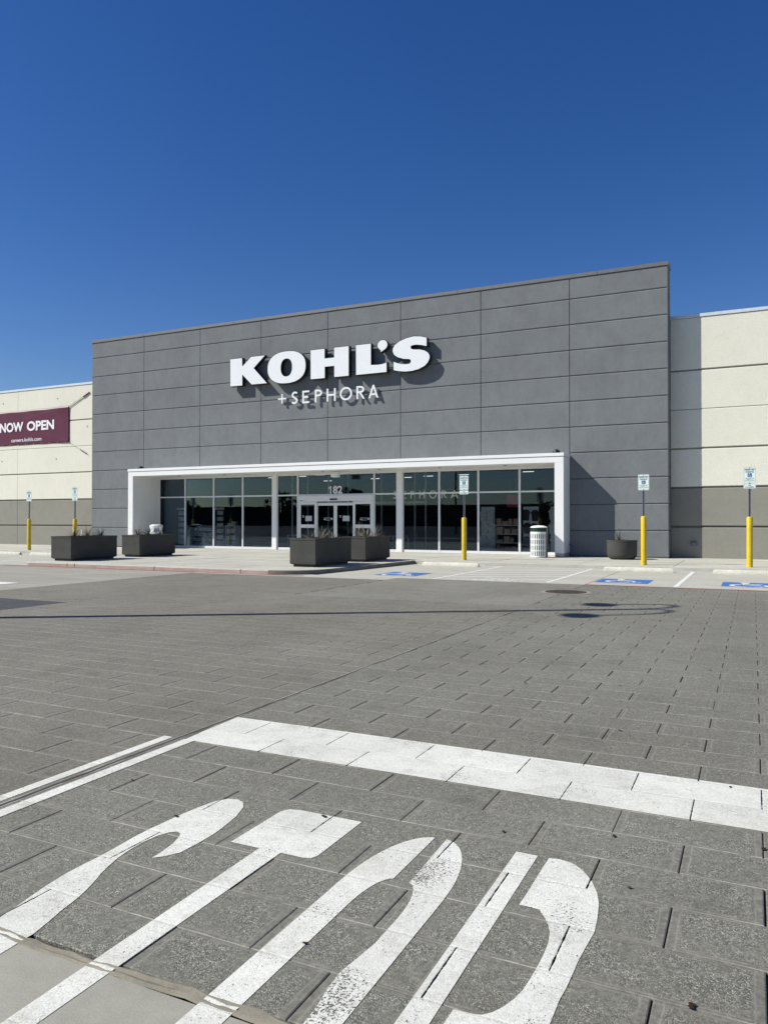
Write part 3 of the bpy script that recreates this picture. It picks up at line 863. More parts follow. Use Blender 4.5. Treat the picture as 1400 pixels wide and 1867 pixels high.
def wheelchair(cx, cy, s):
    """accessible symbol as polygons in a unit box, facing right"""
    pol = []
    def add(pts, wd): pol.extend(stroke([(cx + x * s, cy + y * s) for x, y in pts], wd * s))
    head = [(cx + (-.12 + .085 * math.cos(t * math.pi / 6)) * s, cy + (.42 + .085 * math.sin(t * math.pi / 6)) * s) for t in range(12)]
    pol.append(head)
    add([(-.12, .31), (-.09, -.02)], .11)
    add([(-.13, .13), (.16, .13)], .075)
    add([(-.13, -.02), (.18, -.02)], .10)
    add([(.15, .02), (.27, -.33)], .09)
    add([(.24, -.31), (.38, -.27)], .07)
    ring = [(-.18 + 0, .1)] + [(-.06 + .27 * math.cos(math.radians(a)), -.17 + .27 * math.sin(math.radians(a))) for a in range(125, 345, 20)]
    for a, b_ in zip(ring[:-1], ring[1:]): add([a, b_], .075)
    return pol
for i, (x0, x1, y0, y1, lab) in enumerate(((23.83, 25.13, -11.75, -10.35, 'blue painted wheelchair square nearest the kerb island'),
                         (30.17, 31.5, -11.6, -10.28, 'blue painted wheelchair square beyond the manhole cover'),
                         (33.2, 34.6, -11.5, -10.1, 'blue painted wheelchair square at the right edge'),)):
    sq = poly_flat('accessible_square', rect(x0, x1, y0, y1), 0.0060, M['bluepaint'], marks)
    sq['label'] = lab
    cx, cy = (x0 + x1) / 2, (y0 + y1) / 2 - (0.12 if i != 1 else 0)
    polys_flat('wheelchair_symbol', wheelchair(cx, cy, 1.25 if i == 1 else 1.45), 0.0095, M['paintfar'], sq)

# ------------------------------------------------------------------ store building
W8 = 30.92; PNL = W8 / 8; GZ = [10.845 - 1.07 * k for k in range(11)]
TOP = 11.72
CX0, CX1, CTOP = 3.865, 27.055, 4.355
bld = thing('store_building', 'large flat-roofed store with charcoal panelled centre, white entrance frame and cream wings', 'building', (15.46, 0, 0.12))

def front_panels():
    mb = MB()
    def slab(x0, x1, z0, z1, yF=0.0, g=0.009, c=0.020, dep=0.03):
        x0 += g; x1 -= g; z0 += g; z1 -= g
        b = [(x0, yF + dep, z0), (x1, yF + dep, z0), (x1, yF + dep, z1), (x0, yF + dep, z1)]
        m_ = [(x0, yF + c, z0), (x1, yF + c, z0), (x1, yF + c, z1), (x0, yF + c, z1)]
        cz = c * 1.5; cx = c * 0.30
        t = [(x0 + cx, yF, z0 + cz), (x1 - cx, yF, z0 + cz), (x1 - cx, yF, z1 - cz), (x0 + cx, yF, z1 - cz)]
        mb.hexa(b, m_)
        mb.hexa(m_, t)
    zs = [TOP] + GZ
    for k in range(11):
        z1, z0 = zs[k], zs[k + 1]
        for i in range(8):
            xa, xb = i * PNL, (i + 1) * PNL
            if i == 0 or i == 7 or z0 > 4.5: slab(xa, xb, z0, z1)
            elif z1 > 4.5:                     # row cut by the canopy: goes down to it
                slab(xa, xb, CTOP - 0.02, z1)
    return mb
front_panels().build('tower_wall', M['gray'], bld)
# solid carcass behind the panels
t = MB()
t.box(0.003, 30.90, 0.029, 0.78, 9.0, 11.70); t.box(0.003, 30.90, 0.029, 8.0, 4.40, 8.999)
t.box(0.003, 3.9, 0.029, 8.0, 0.0, 4.399)
t.box(27.02, 30.90, 0.029, 8.0, 0.0, 4.399)
t.build('tower_core', M['groove'], bld)
# return (side) panels facing right
t = MB()
zs = [TOP] + GZ
for k in range(11):
    z1, z0 = zs[k] - .012, zs[k + 1] + .012
    c = 0.018
    b = [(30.899, 0.004, z0), (30.899, 0.78, z0), (30.899, 0.78, z1), (30.899, 0.004, z1)]
    m_ = [(30.914, 0.004, z0), (30.914, 0.78, z0), (30.914, 0.78, z1), (30.914, 0.004, z1)]
    tt = [(30.93, 0.018, z0 + c), (30.93, 0.78, z0 + c), (30.93, 0.78, z1 - c), (30.93, 0.018, z1 - c)]
    t.hexa(b, m_); t.hexa(m_, tt)
t.build('tower_wall', M['gray'], bld)
t = MB()
t.box(0, 3.8, 0.012, 0.028, 0.0, 0.133); t.box(27.1, 30.9, 0.012, 0.028, 0.0, 0.133)
each(t, 'wall_base', M['curb'], bld)
c_ = MB(); c_.bbox(-0.03, 30.965, -0.035, 0.82, 11.725, 11.875, 0.008)
c_.box(-0.012, 30.945, -0.015, 0.5, 11.70, 11.724)
c_.build('parapet_cap', M['cap'], bld)
j = MB()
for x in (3.8, 9.9, 16.0, 22.1, 28.2): j.box(x - .006, x + .006, -0.038, -0.0345, 11.73, 11.87)
each(j, 'cap_joint', M['groove'], bld)

def wing(x0, x1, yF, top, joints, splitz, gz_thick, gz_thin, cappart):
    zs = sorted([0.10] + gz_thick + gz_thin + [top], reverse=True)
    xs = [x0] + joints + [x1]
    mc, mt, mg = MB(), MB(), MB()
    for z1, z0 in zip(zs[:-1], zs[1:]):
        for a, b in zip(xs[:-1], xs[1:]):
            tgt = mc if z0 > splitz - .1 else mt
            g1 = 0.035 if z1 in gz_thick else 0.010
            g0 = 0.035 if z0 in gz_thick else 0.010
            A, B, C, D = a + .008, b - .008, z0 + g0, z1 - g1
            if z0 < .2: C = 0.0
            tgt.hexa([(A, yF + .05, C), (B, yF + .05, C), (B, yF + .05, D), (A, yF + .05, D)],
                     [(A, yF + .02, C), (B, yF + .02, C), (B, yF + .02, D), (A, yF + .02, D)])
            tgt.hexa([(A, yF + .02, C), (B, yF + .02, C), (B, yF + .02, D), (A, yF + .02, D)],
                     [(A + .006, yF, C + .016), (B - .006, yF, C + .016), (B - .006, yF, D - .02), (A + .006, yF, D - .02)])
    mc.build('wing_wall', M['cream'], bld)
    mt.build('wing_wall', M['taupe'], bld)
    xc = x0 - (.03 if x0 > 0 else 0)
    cg = MB(); cg.box(xc, x1, yF + .049, yF + 14, 2.95, top - .01); cg.build('wing_core', M['cream_dk'], bld)
    cg = MB(); cg.box(xc, x1, yF + .049, yF + 14, 0.0, 2.949); cg.build('wing_core', M['taupe_dk'], bld)
    cp = MB(); cp.bbox(x0, x1, yF - .03, yF + 14.2, top, top + .13, .008); cp.build('parapet_cap', M['whitecap'], bld)
M['cream_dk'] = plain('cream_joint', (0.30, 0.28, 0.23), 0.9)
M['taupe_dk'] = plain('taupe_joint', (0.13, 0.125, 0.105), 0.9)
wing(-70, -0.02, 1.0, 9.66, [-7.35 - 7.4 * k for k in range(8)][::-1], 2.9, [7.597, 4.483, 2.88, 1.316], [6.036], 0)
wing(30.932, 75, 0.75, 9.72, [38.4, 45.8, 53.2, 60.6], 2.9, [7.627, 4.50, 2.945, 1.382], [6.058], 0)
# lifting-insert marks on the left wing
mk = MB()
for x, z in ((-3.9, 9.0), (-8.7, 9.0), (-4.0, 5.35), (-8.8, 5.35), (-1.45, 7.2)):
    mk.box(x - .05, x + .05, 0.993, 0.9995, z - .012, z + .012)
    mk.box(x + .02, x + .05, 0.992, 0.999, z - .07, z - .012)
each(mk, 'lifting_mark', M['groove'], bld)

# white entrance frame projecting from the wall
SOF = 3.97
cf = MB()
bm_ = cf.bm
cf.bbox(CX0, CX1, -1.15, 1.05, SOF, 4.21, 0.006)
cf.bbox(CX0, 4.2, -1.15, 1.05, 0.30, SOF - .001, 0.004)
cf.bbox(26.69, CX1, -1.15, 1.05, 0.30, SOF - .001, 0.004)
ent = cf.build('entrance_frame', M['white'], bld)
cp = MB(); cp.bbox(CX0 - .02, CX1 + .02, -1.175, 0.0, 4.222, 4.355, 0.006)
cp.build('flashing', M['white'], ent)
g_ = MB(); g_.box(CX0 + .01, CX1 - .01, -1.14, 0.0, 4.205, 4.224); g_.build('flashing_gap', M['groove'], ent)
pl = MB(); pl.box(CX0 + .015, 4.19, -1.13, 1.0, 0.10, 0.2995); pl.box(26.70, CX1 - .015, -1.13, 1.0, 0.10, 0.2995)
each(pl, 'plinth', M['curb'], ent)
dl = MB()
for x in (6.6, 9.6, 12.6, 15.4, 18.4, 21.4, 24.4):
    dl.lathe(x, -0.35, [(0.001, SOF - .004), (0.06, SOF - .004), (0.075, SOF - .010), (0.085, SOF - .001)], 16)
each(dl, 'downlight', M['groove'], ent)

# windows
def window(x0, x1, zt=3.88, zb=0.13, tr=2.89, wl=0.045, wr=0.045, lower=True):
    fm = MB(); Y0, Y1 = 0.86, 0.96
    e = 0.002
    fm.bbox(x0 + .0005, x0 + wl, Y0, Y1, zb, zt + .09, .004)
    fm.bbox(x1 - wr, x1 - .0005, Y0, Y1, zb, zt + .09, .004)
    fm.bbox(x0 + wl + e, x1 - wr - e, Y0 + .003, Y1, zt, zt + .09, .003)
    fm.bbox(x0 + wl + e, x1 - wr - e, Y0 + .003, Y1, tr - .035, tr + .035, .003)
    if lower: fm.bbox(x0 + wl + e, x1 - wr - e, Y0 + .001, Y1, zb, zb + .115, .003)
    wn = fm.build('window', M['frame'], bld)
    a, b = x0 + wl, x1 - wr
    p1 = MB(); p1.box(a - .01, b + .01, 0.905, 0.913, tr + .03, zt + .01); p1.build('pane', M['glass'], wn)
    if lower:
        p2 = MB(); p2.box(a - .01, b + .01, 0.905, 0.913, zb + .1, tr - .03); p2.build('pane', M['glass'], wn)
    return wn
bays = [(4.2, 6.015), (6.015, 7.953), (7.953, 9.846), (9.846, 11.72), (11.99, 13.233), (17.536, 18.75), (19.04, 20.883), (20.883, 22.772), (22.772, 24.672), (24.672, 26.69)]
for a, b in bays: window(a, b)
window(13.233, 17.536, lower=False)
pr = MB(); pr.bbox(11.721, 11.989, 0.80, 0.97, 0.13, 3.969, .006); pr.bbox(18.751, 19.039, 0.80, 0.97, 0.13, 3.969, .006)
each(pr, 'pier', M['white'], bld)

# sliding entrance doors
dh = MB(); dh.bbox(13.29, 17.48, 0.80, 0.97, 2.56, 2.853, .006)
hd = dh.build('door_header', M['frame'], bld)
s_ = MB(); s_.bbox(15.13, 15.55, 0.77, 0.80, 2.62, 2.70, .01); s_.build('door_sensor', M['black'], hd)
s_ = MB(); s_.bbox(13.42, 13.56, 0.79, 0.80, 2.60, 2.63, .003); s_.build('label_plate', M['black'], hd)
jb = MB(); jb.bbox(13.235, 13.289, 0.82, 0.97, 0.13, 2.853, .004); jb.bbox(17.481, 17.534, 0.82, 0.97, 0.13, 2.853, .004)
each(jb, 'door_jamb', M['frame'], bld)
def leaf(x0, x1, y, zt, rail, name, st=0.10):
    fm = MB()
    fm.bbox(x0, x0 + st, y, y + .05, 0.14, zt, .004); fm.bbox(x1 - st, x1, y, y + .05, 0.14, zt, .004)
    fm.bbox(x0 + st + .001, x1 - st - .001, y + .002, y + .048, zt - .14, zt, .004)
    fm.bbox(x0 + st + .001, x1 - st - .001, y + .002, y + .048, 0.14, 0.14 + (.2 if rail else .1), .004)
    if rail: fm.bbox(x0 + st + .001, x1 - st - .001, y + .002, y + .048, 1.25, 1.42, .004)
    d = fm.build(name, M['frame'], bld)
    p = MB(); p.box(x0 + st - .01, x1 - st + .01, y + .022, y + .028, 0.2, zt - .12); p.build('pane', M['doorglass'], d)
    return d
l1 = leaf(13.30, 14.36, 0.84, 2.555, True, 'side_door_panel', .13)
l2 = leaf(16.39, 17.47, 0.84, 2.555, True, 'side_door_panel', .13)
d1 = leaf(14.30, 15.382, 0.90, 2.50, False, 'sliding_door', .09)
d2 = leaf(15.390, 16.45, 0.90, 2.50, False, 'sliding_door', .09)
def sticker(par, x, z, wd, h, m_, y): 
    q = MB(); q.box(x - wd / 2, x + wd / 2, y - .0025, y - .0005, z - h / 2, z + h / 2); return q.build('notice', m_, par)
M['stick'] = plain('pale_notice', (0.45, 0.46, 0.48), 0.6, 0, 0.15, 30)
for par, x, yy in ((l1, 13.88, .862), (d2, 15.98, .922)):
    sticker(par, x, 1.72, .38, .26, M['stick'], yy); sticker(par, x - .32, 1.85, .12, .03, M['stick'], yy); sticker(par, x - .32, 1.79, .09, .04, M['stick'], yy)
for par, x, yy in ((d1, 14.9, .922), (l2, 16.95, .862)):
    sticker(par, x + .05, 1.74, .45, .025, M['stick'], yy); sticker(par, x - .12, 1.67, .12, .05, M['stick'], yy); sticker(par, x + .28, 1.70, .10, .10, M['stick'], yy)
    sticker(par, x + .05, 1.64, .3, .02, M['stick'], yy)
for i in range(7): sticker(bld, 12.19, 2.06 + i * .075, .03, .03, M['stick'], .905)
text_obj('house_number', '82', 15.545, 0.85, 2.935, 0.385, M['frame'], bld, 0.03, 0.53, 0.012)
from_bm(extrude_poly([[(15.125, 2.935), (15.195, 2.935), (15.195, 3.32), (15.14, 3.32), (15.11, 3.27), (15.02, 3.235), (15.02, 3.18), (15.125, 3.205)]], 0.844, 0.856), 'house_number', M['frame'], bld)
bx = MB(); bx.bbox(15.80, 16.17, -0.30, 0.0, 3.68, 3.93, .03, 2); bx.build('canopy_light', M['frame'], bld)
bx = MB(); bx.bbox(15.83, 16.14, -0.31, -0.30, 3.71, 3.86, .002); bx.build('canopy_light_lens', M['rackpale'], bld)
# interior shell
ins = MB()
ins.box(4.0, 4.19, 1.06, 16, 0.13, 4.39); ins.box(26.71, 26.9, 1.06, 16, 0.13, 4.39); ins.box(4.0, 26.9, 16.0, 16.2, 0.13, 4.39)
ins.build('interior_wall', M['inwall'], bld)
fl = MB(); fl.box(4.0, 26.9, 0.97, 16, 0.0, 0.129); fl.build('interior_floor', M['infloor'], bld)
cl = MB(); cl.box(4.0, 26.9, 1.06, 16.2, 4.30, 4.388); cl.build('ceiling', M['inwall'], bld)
vb = MB()
for x in (10.9, 11.9, 13.2, 14.4, 16.4, 18.3, 18.9):
    vb.box(x - .035, x + .035, 4.0, 4.08, 0.13, 4.29)
vb.box(10.9, 18.9, 4.001, 4.07, 2.5, 2.6)
vb.build('vestibule_frame', M['frame'], bld)
for i in range(14):
    x = 5.5 + (i * 5.3) % 20; y = 3.0 + (i * 3.7) % 10
    q = MB(); q.box(x, x + 0.6, y, y + .04, 4.27, 4.299); q.build('ceiling_light', M['strip'], bld)
ob = MB(); ob.bbox(31.68, 31.90, 0.66, 0.75, 0.62, 0.78, .01); ob.bbox(31.72, 31.86, 0.63, 0.66, 0.64, 0.75, .005)
ob.build('outlet_box', M['greymetal'], bld)
hb = MB(); hb.tube([(27.06, -0.15, .62), (27.16, -0.15, .60), (27.18, -0.15, .52)], .018); hb.build('hose_tap', M['black'], bld)

# round black floods on the canopy
def dome(x, y, lab):
    t = thing('canopy_dome_lamp', lab, 'lamp', (x, y, 4.356), 'round black lamps on top of the white entrance frame')
    q = MB(); q.lathe(x, y, [(0.15, 4.356), (0.16, 4.42), (0.13, 4.50), (0.07, 4.54), (0.001, 4.55)], 20); q.build('hood', M['black'], t, True)
    q = MB(); q.lathe(x, y, [(0.05, 4.5565), (0.05, 4.57), (0.001, 4.571)], 10); q.build('knob', M['greymetal'], t)
dome(26.62, -0.5, 'black dome lamp on the right end of the white entrance frame')
dome(4.15, -0.5, 'black dome lamp on the left end of the white entrance frame')

# ------------------------------------------------------------------ signs on the wall
KF, KB = -0.35, -0.11
sg = thing('store_sign', 'large white block letters spelling KOHL\'S with black returns on the charcoal wall', 'sign', (15.4, 0, 8.42))
def ell(cx, cz, rx, rz, n_=2.35, k=56):
    out = []
    for i in range(k):
        a = 2 * math.pi * i / k; c, s = math.cos(a), math.sin(a)
        out.append((cx + rx * math.copysign(abs(c) ** (2 / n_), c), cz + rz * math.copysign(abs(s) ** (2 / n_), s)))
    return out
def smooth_poly(P, it=1):
    for _ in range(it):
        Q = []
        for i in range(len(P)):
            a, b = P[i], P[(i + 1) % len(P)]
            Q += [(a[0] * .75 + b[0] * .25, a[1] * .75 + b[1] * .25), (a[0] * .25 + b[0] * .75, a[1] * .25 + b[1] * .75)]
        P = Q
    return P
K_ = [(9.93, 9.855), (10.70, 9.855), (10.715, 9.44), (11.226, 9.86), (12.10, 9.855), (11.42, 9.263), (12.23, 8.43), (11.267, 8.43), (10.715, 8.96), (10.72, 8.43), (9.94, 8.43)]
H_ = [(14.70, 9.855), (15.515, 9.855), (15.515, 9.39), (16.0, 9.39), (16.0, 9.855), (16.823, 9.855), (16.823, 8.42), (16.008, 8.42), (16.008, 8.955), (15.525, 8.955), (15.525, 8.415), (14.705, 8.415)]
L_ = [(17.17, 9.855), (17.99, 9.855), (17.995, 8.86), (18.309, 8.838), (18.531, 8.85), (18.70, 8.88), (18.80, 8.915), (18.80, 8.43), (17.18, 8.42)]
AP = [(18.46, 9.478), (18.522, 9.385), (18.62, 9.43), (18.707, 9.485)]
ap = [(18.57 + .27 * math.cos(math.radians(a)), 9.71 + .25 * math.sin(math.radians(a))) for a in range(-55, 246, 12)]
AP_ = ap + [(18.47, 9.36)]
S_ = [(20.788, 9.839), (20.474, 9.93), (20.135, 9.966), (19.793, 9.923), (19.449, 9.821), (19.189, 9.67), (19.08, 9.502), (19.071, 9.364), (19.137, 9.2), (19.319, 9.064), (19.622, 8.957), (19.901, 8.924), (19.973, 8.878), (19.978, 8.807), (19.922, 8.75), (19.751, 8.738), (19.536, 8.768), (19.319, 8.827), (19.113, 8.917), (19.118, 8.489), (19.363, 8.421), (19.708, 8.368), (20.05, 8.371), (20.389, 8.428), (20.684, 8.55), (20.851, 8.709), (20.934, 8.895), (20.926, 9.031), (20.851, 9.155), (20.684, 9.268), (20.431, 9.345), (20.135, 9.372), (20.029, 9.409), (19.999, 9.491), (20.071, 9.534), (20.262, 9.543), (20.516, 9.498), (20.785, 9.421)]
def chan(polys, ring=None):
    tr = .022
    if ring:
        body = extrude_ring(ring[0], ring[1], KF, KB)
        o = from_bm(body, 'letter', M['signblack'], sg)
        cx = sum(p[0] for p in ring[0]) / len(ring[0]); cz = sum(p[1] for p in ring[0]) / len(ring[0])
        sc = lambda P, s1: [(cx + (x - cx) * (1 + s1 / 1.1), cz + (z - cz) * (1 + s1 / .75)) for x, z in P]
        from_bm(extrude_ring(sc(ring[0], -tr), sc(ring[1], tr), KF - .006, KF + .004), 'letter_face', M['signwhite'], o)
    else:
        o = from_bm(extrude_poly(polys, KF, KB), 'letter', M['signblack'], sg)
        fc = []
        for P in polys:
            A = sum(P[i][0] * P[(i + 1) % len(P)][1] - P[(i + 1) % len(P)][0] * P[i][1] for i in range(len(P)))
            V = [Vector(p) for p in P]; q = []
            sgn = 1 if A > 0 else -1
            for i, b in enumerate(V):
                a, c = V[i - 1], V[(i + 1) % len(V)]
                d1, d2 = (b - a).normalized(), (c - b).normalized()
                n1, n2 = Vector((-d1.y, d1.x)), Vector((-d2.y, d2.x)); m_ = (n1 + n2).normalized()
                q.append(tuple(b + m_ * sgn * tr / max(.45, m_.dot(n1))))
            fc.append(q)
        from_bm(extrude_poly(fc, KF - .006, KF + .004), 'letter_face', M['signwhite'], o)
    return o
chan([K_])
chan(None, (ell(13.335, 9.14, 1.12, .805), ell(13.335, 9.128, .325, .43, 2.3)))
chan([H_]); chan([L_]); chan([AP_]); chan([S_])
st = MB()
for x, z in ((10.3, 9.5), (10.3, 8.7), (11.6, 9.7), (11.7, 8.6), (12.6, 9.1), (14.0, 9.1), (15.1, 9.6), (15.1, 8.6), (16.4, 9.6), (16.4, 8.6), (17.6, 9.6), (17.6, 8.6), (18.57, 9.7), (19.4, 9.5), (20.6, 8.8), (20.3, 9.75)):
    st.tube([(x, KB, z), (x, 0.0, z)], .02, 6)
each(st, 'standoff', M['signblack'], sg)

s2 = thing('brand_sign', 'smaller thin white letters reading +SEPHORA below the big block letters', 'sign', (15.5, 0, 7.34))
SY = -0.15
def arc(cx, cz, rx, rz, a0, a1, k=14):
    return [(cx + rx * math.cos(math.radians(a0 + (a1 - a0) * i / k)), cz + rz * math.sin(math.radians(a0 + (a1 - a0) * i / k))) for i in range(k + 1)]
T_ = 0.084
def thin_letters(x_map, z0, z1, y0, y1, mat, parent, T_=T_, name='letter'):
    def put(polys=None, rings=None):
        bm = bmesh.new()
        for P in polys or []:
            b2 = extrude_poly([P], y0, y1); me = bpy.data.meshes.new('t'); b2.to_mesh(me); b2.free(); bm.from_mesh(me); bpy.data.meshes.remove(me)
        for a, b in rings or []:
            b2 = extrude_ring(a, b, y0, y1); me = bpy.data.meshes.new('t'); b2.to_mesh(me); b2.free(); bm.from_mesh(me); bpy.data.meshes.remove(me)
        from_bm(bm, name, mat, parent)
    h = z1 - z0; zm = (z0 + z1) / 2; t2 = T_ / 2
    e = .004
    for ch, (a, b) in x_map:
        w_ = b - a; cx = (a + b) / 2
        if ch == '+':
            zc = zm + .0; r = w_ / 2
            put([rectz(cx - t2 * .8, cx + t2 * .8, zc - r, zc + r), rectz(a, cx - t2 * .8 - .001, zc - t2 * .8, zc + t2 * .8), rectz(cx + t2 * .8 + .001, b, zc - t2 * .8, zc + t2 * .8)])
        elif ch == 'S':
            rx = w_ / 2 - t2; rz = h / 4 - t2 / 2
            pts = arc(cx + .02, z1 - t2 - rz, rx * .95, rz, 40, 205, 12) + [(cx - rx * .35, zm + .03), (cx + rx * .45, zm - .05)] + arc(cx - .02, z0 + t2 + rz, rx, rz, 25, -145, 12)
            put([ribbon(pts, T_)])
        elif ch == 'E':
            put([rectz(a, a + T_, z0, z1), rectz(a + T_ + .001, b, z1 - T_, z1), rectz(a + T_ + .001, b - .06, zm - t2, zm + t2), rectz(a + T_ + .001, b, z0, z0 + T_)])
        elif ch in 'PR':
            rz = h * .27 - t2
            zc = z1 - t2 - rz
            pts = [(a + T_ + .001, z1 - t2), (a + w_ * .42, z1 - t2)] + arc(a + w_ * .42, zc, w_ * .58 - t2 if ch == 'P' else w_ * .50 - t2, rz, 88, -88, 12) + [(a + w_ * .42, zc - rz), (a + T_ + .001, zc - rz)]
            P = [rectz(a, a + T_, z0, z1), ribbon(pts, T_)]
            if ch == 'R': P.append([(a + w_ * .36, zc - rz - t2 - .001), (a + w_ * .36 + T_ * 1.15, zc - rz - t2 - .001), (b, z0), (b - T_ * 1.25, z0)])
            put(P)
        elif ch == 'H':
            put([rectz(a, a + T_, z0, z1), rectz(b - T_, b, z0, z1), rectz(a + T_ + .001, b - T_ - .001, zm - t2, zm + t2)])
        elif ch == 'O':
            put(None, [(ell(cx, zm, w_ / 2, h / 2 + .01, 2.0, 40), ell(cx, zm, w_ / 2 - T_, h / 2 + .01 - T_, 2.0, 40))])
        elif ch == 'A':
            m1 = T_ * 1.12
            put([[(a, z0), (a + m1, z0), (cx, z1 - .12), (cx, z1), (cx - t2 * .9, z1)], [(b, z0), (b - m1, z0), (cx + .001, z1 - .12), (cx + .001, z1), (cx + t2 * .9, z1)],
                 rectz(a + w_ * .30, b - w_ * .30, z0 + h * .22, z0 + h * .22 + T_ * .9)])
def rectz(x0, x1, z0, z1): return [(x0, z0), (x1, z0), (x1, z1), (x0, z1)]
thin_letters([('+', (12.73, 13.20)), ('S', (13.50, 13.885)), ('E', (14.14, 14.525)), ('P', (14.85, 15.245)), ('H', (15.505, 15.995)), ('O', (16.225, 16.878)), ('R', (17.12, 17.56)), ('A', (17.755, 18.265))],
             7.335, 7.945, SY - .02, SY + .035, M['signwhite'], s2)

# banner
bn = thing('banner', 'maroon vinyl NOW OPEN banner strapped to the cream wall on the left', 'banner', (-5.9, .9, 6.2))
bb = MB(); bm = bb.bm; nx, nz = 90, 24
grid = []
for i in range(nx + 1):
    row = []
    for k in range(nz + 1):
        u, v = i / nx, k / nz
        x = -14.0 + u * 11.13
        top_ = 8.47 - 0.05 * math.sin(u * math.pi); bot_ = 6.285 + .02 * math.sin(u * math.pi)
        z = bot_ + (top_ - bot_) * v
        d = math.exp(-((1 - v) * 7)) * .012 * math.sin(u * 34 + v * 14) + math.exp(-(v * 9)) * .008 * math.sin(u * 41 - v * 9)
        cr = math.exp(-((1 - u) * 5)) * math.exp(-abs((1 - v) - (1 - u) * .8) * 9) * .05
        cr += math.exp(-((1 - u) * 6)) * math.exp(-abs(v - (1 - u) * 1.2) * 10) * .04
        row.append(bm.verts.new((x, 0.972 - d * .8 - cr * .8, z)))
    grid.append(row)
for i in range(nx):
    for k in range(nz): bm.faces.new([grid[i][k], grid[i + 1][k], grid[i + 1][k + 1], grid[i][k + 1]])
bo = bb.build('banner_sheet', M['maroon'], bn, True, recalc=False)
so = bo.modifiers.new('thick', 'SOLIDIFY'); so.thickness = 0.004
text_obj('lettering', 'NOW', -7.86, 0.945, 7.14, 0.60, M['banner_text'], bo, 0.036, 2.13, 0.004)
text_obj('lettering', 'OPEN', -5.30, 0.945, 7.135, 0.60, M['banner_text'], bo, 0.036, 2.36, 0.004)
text_obj('lettering', 'careers.kohls.com', -6.54, 0.945, 6.50, 0.235, M['banner_text'], bo, 0.008, 2.66, 0.004)
sp2 = MB()
sp2.tube([(-2.88, .96, 8.46), (-1.27, .965, 9.16)], .012, 5); sp2.tube([(-2.86, .96, 8.38), (-1.55, .965, 8.98)], .010, 5)
sp2.tube([(-2.88, .96, 6.29), (-1.30, .965, 5.48)], .009, 5)
each(sp2, 'strap', M['greymetal'], bn)
sp2 = MB(); sp2.tube([(-1.72, .95, 8.94), (-1.24, .965, 9.17)], .035, 6); sp2.tube([(-1.95, .95, 5.82), (-1.45, .97, 5.56)], .030, 6); each(sp2, 'ratchet', M['black'], bn)
ey = MB()
for i in range(16):
    x = -13.5 + i * .69
    ey.box(x - .02, x + .02, 0.945, .952, 6.33, 6.36)
each(ey, 'eyelet', M['whitecap'], bo)

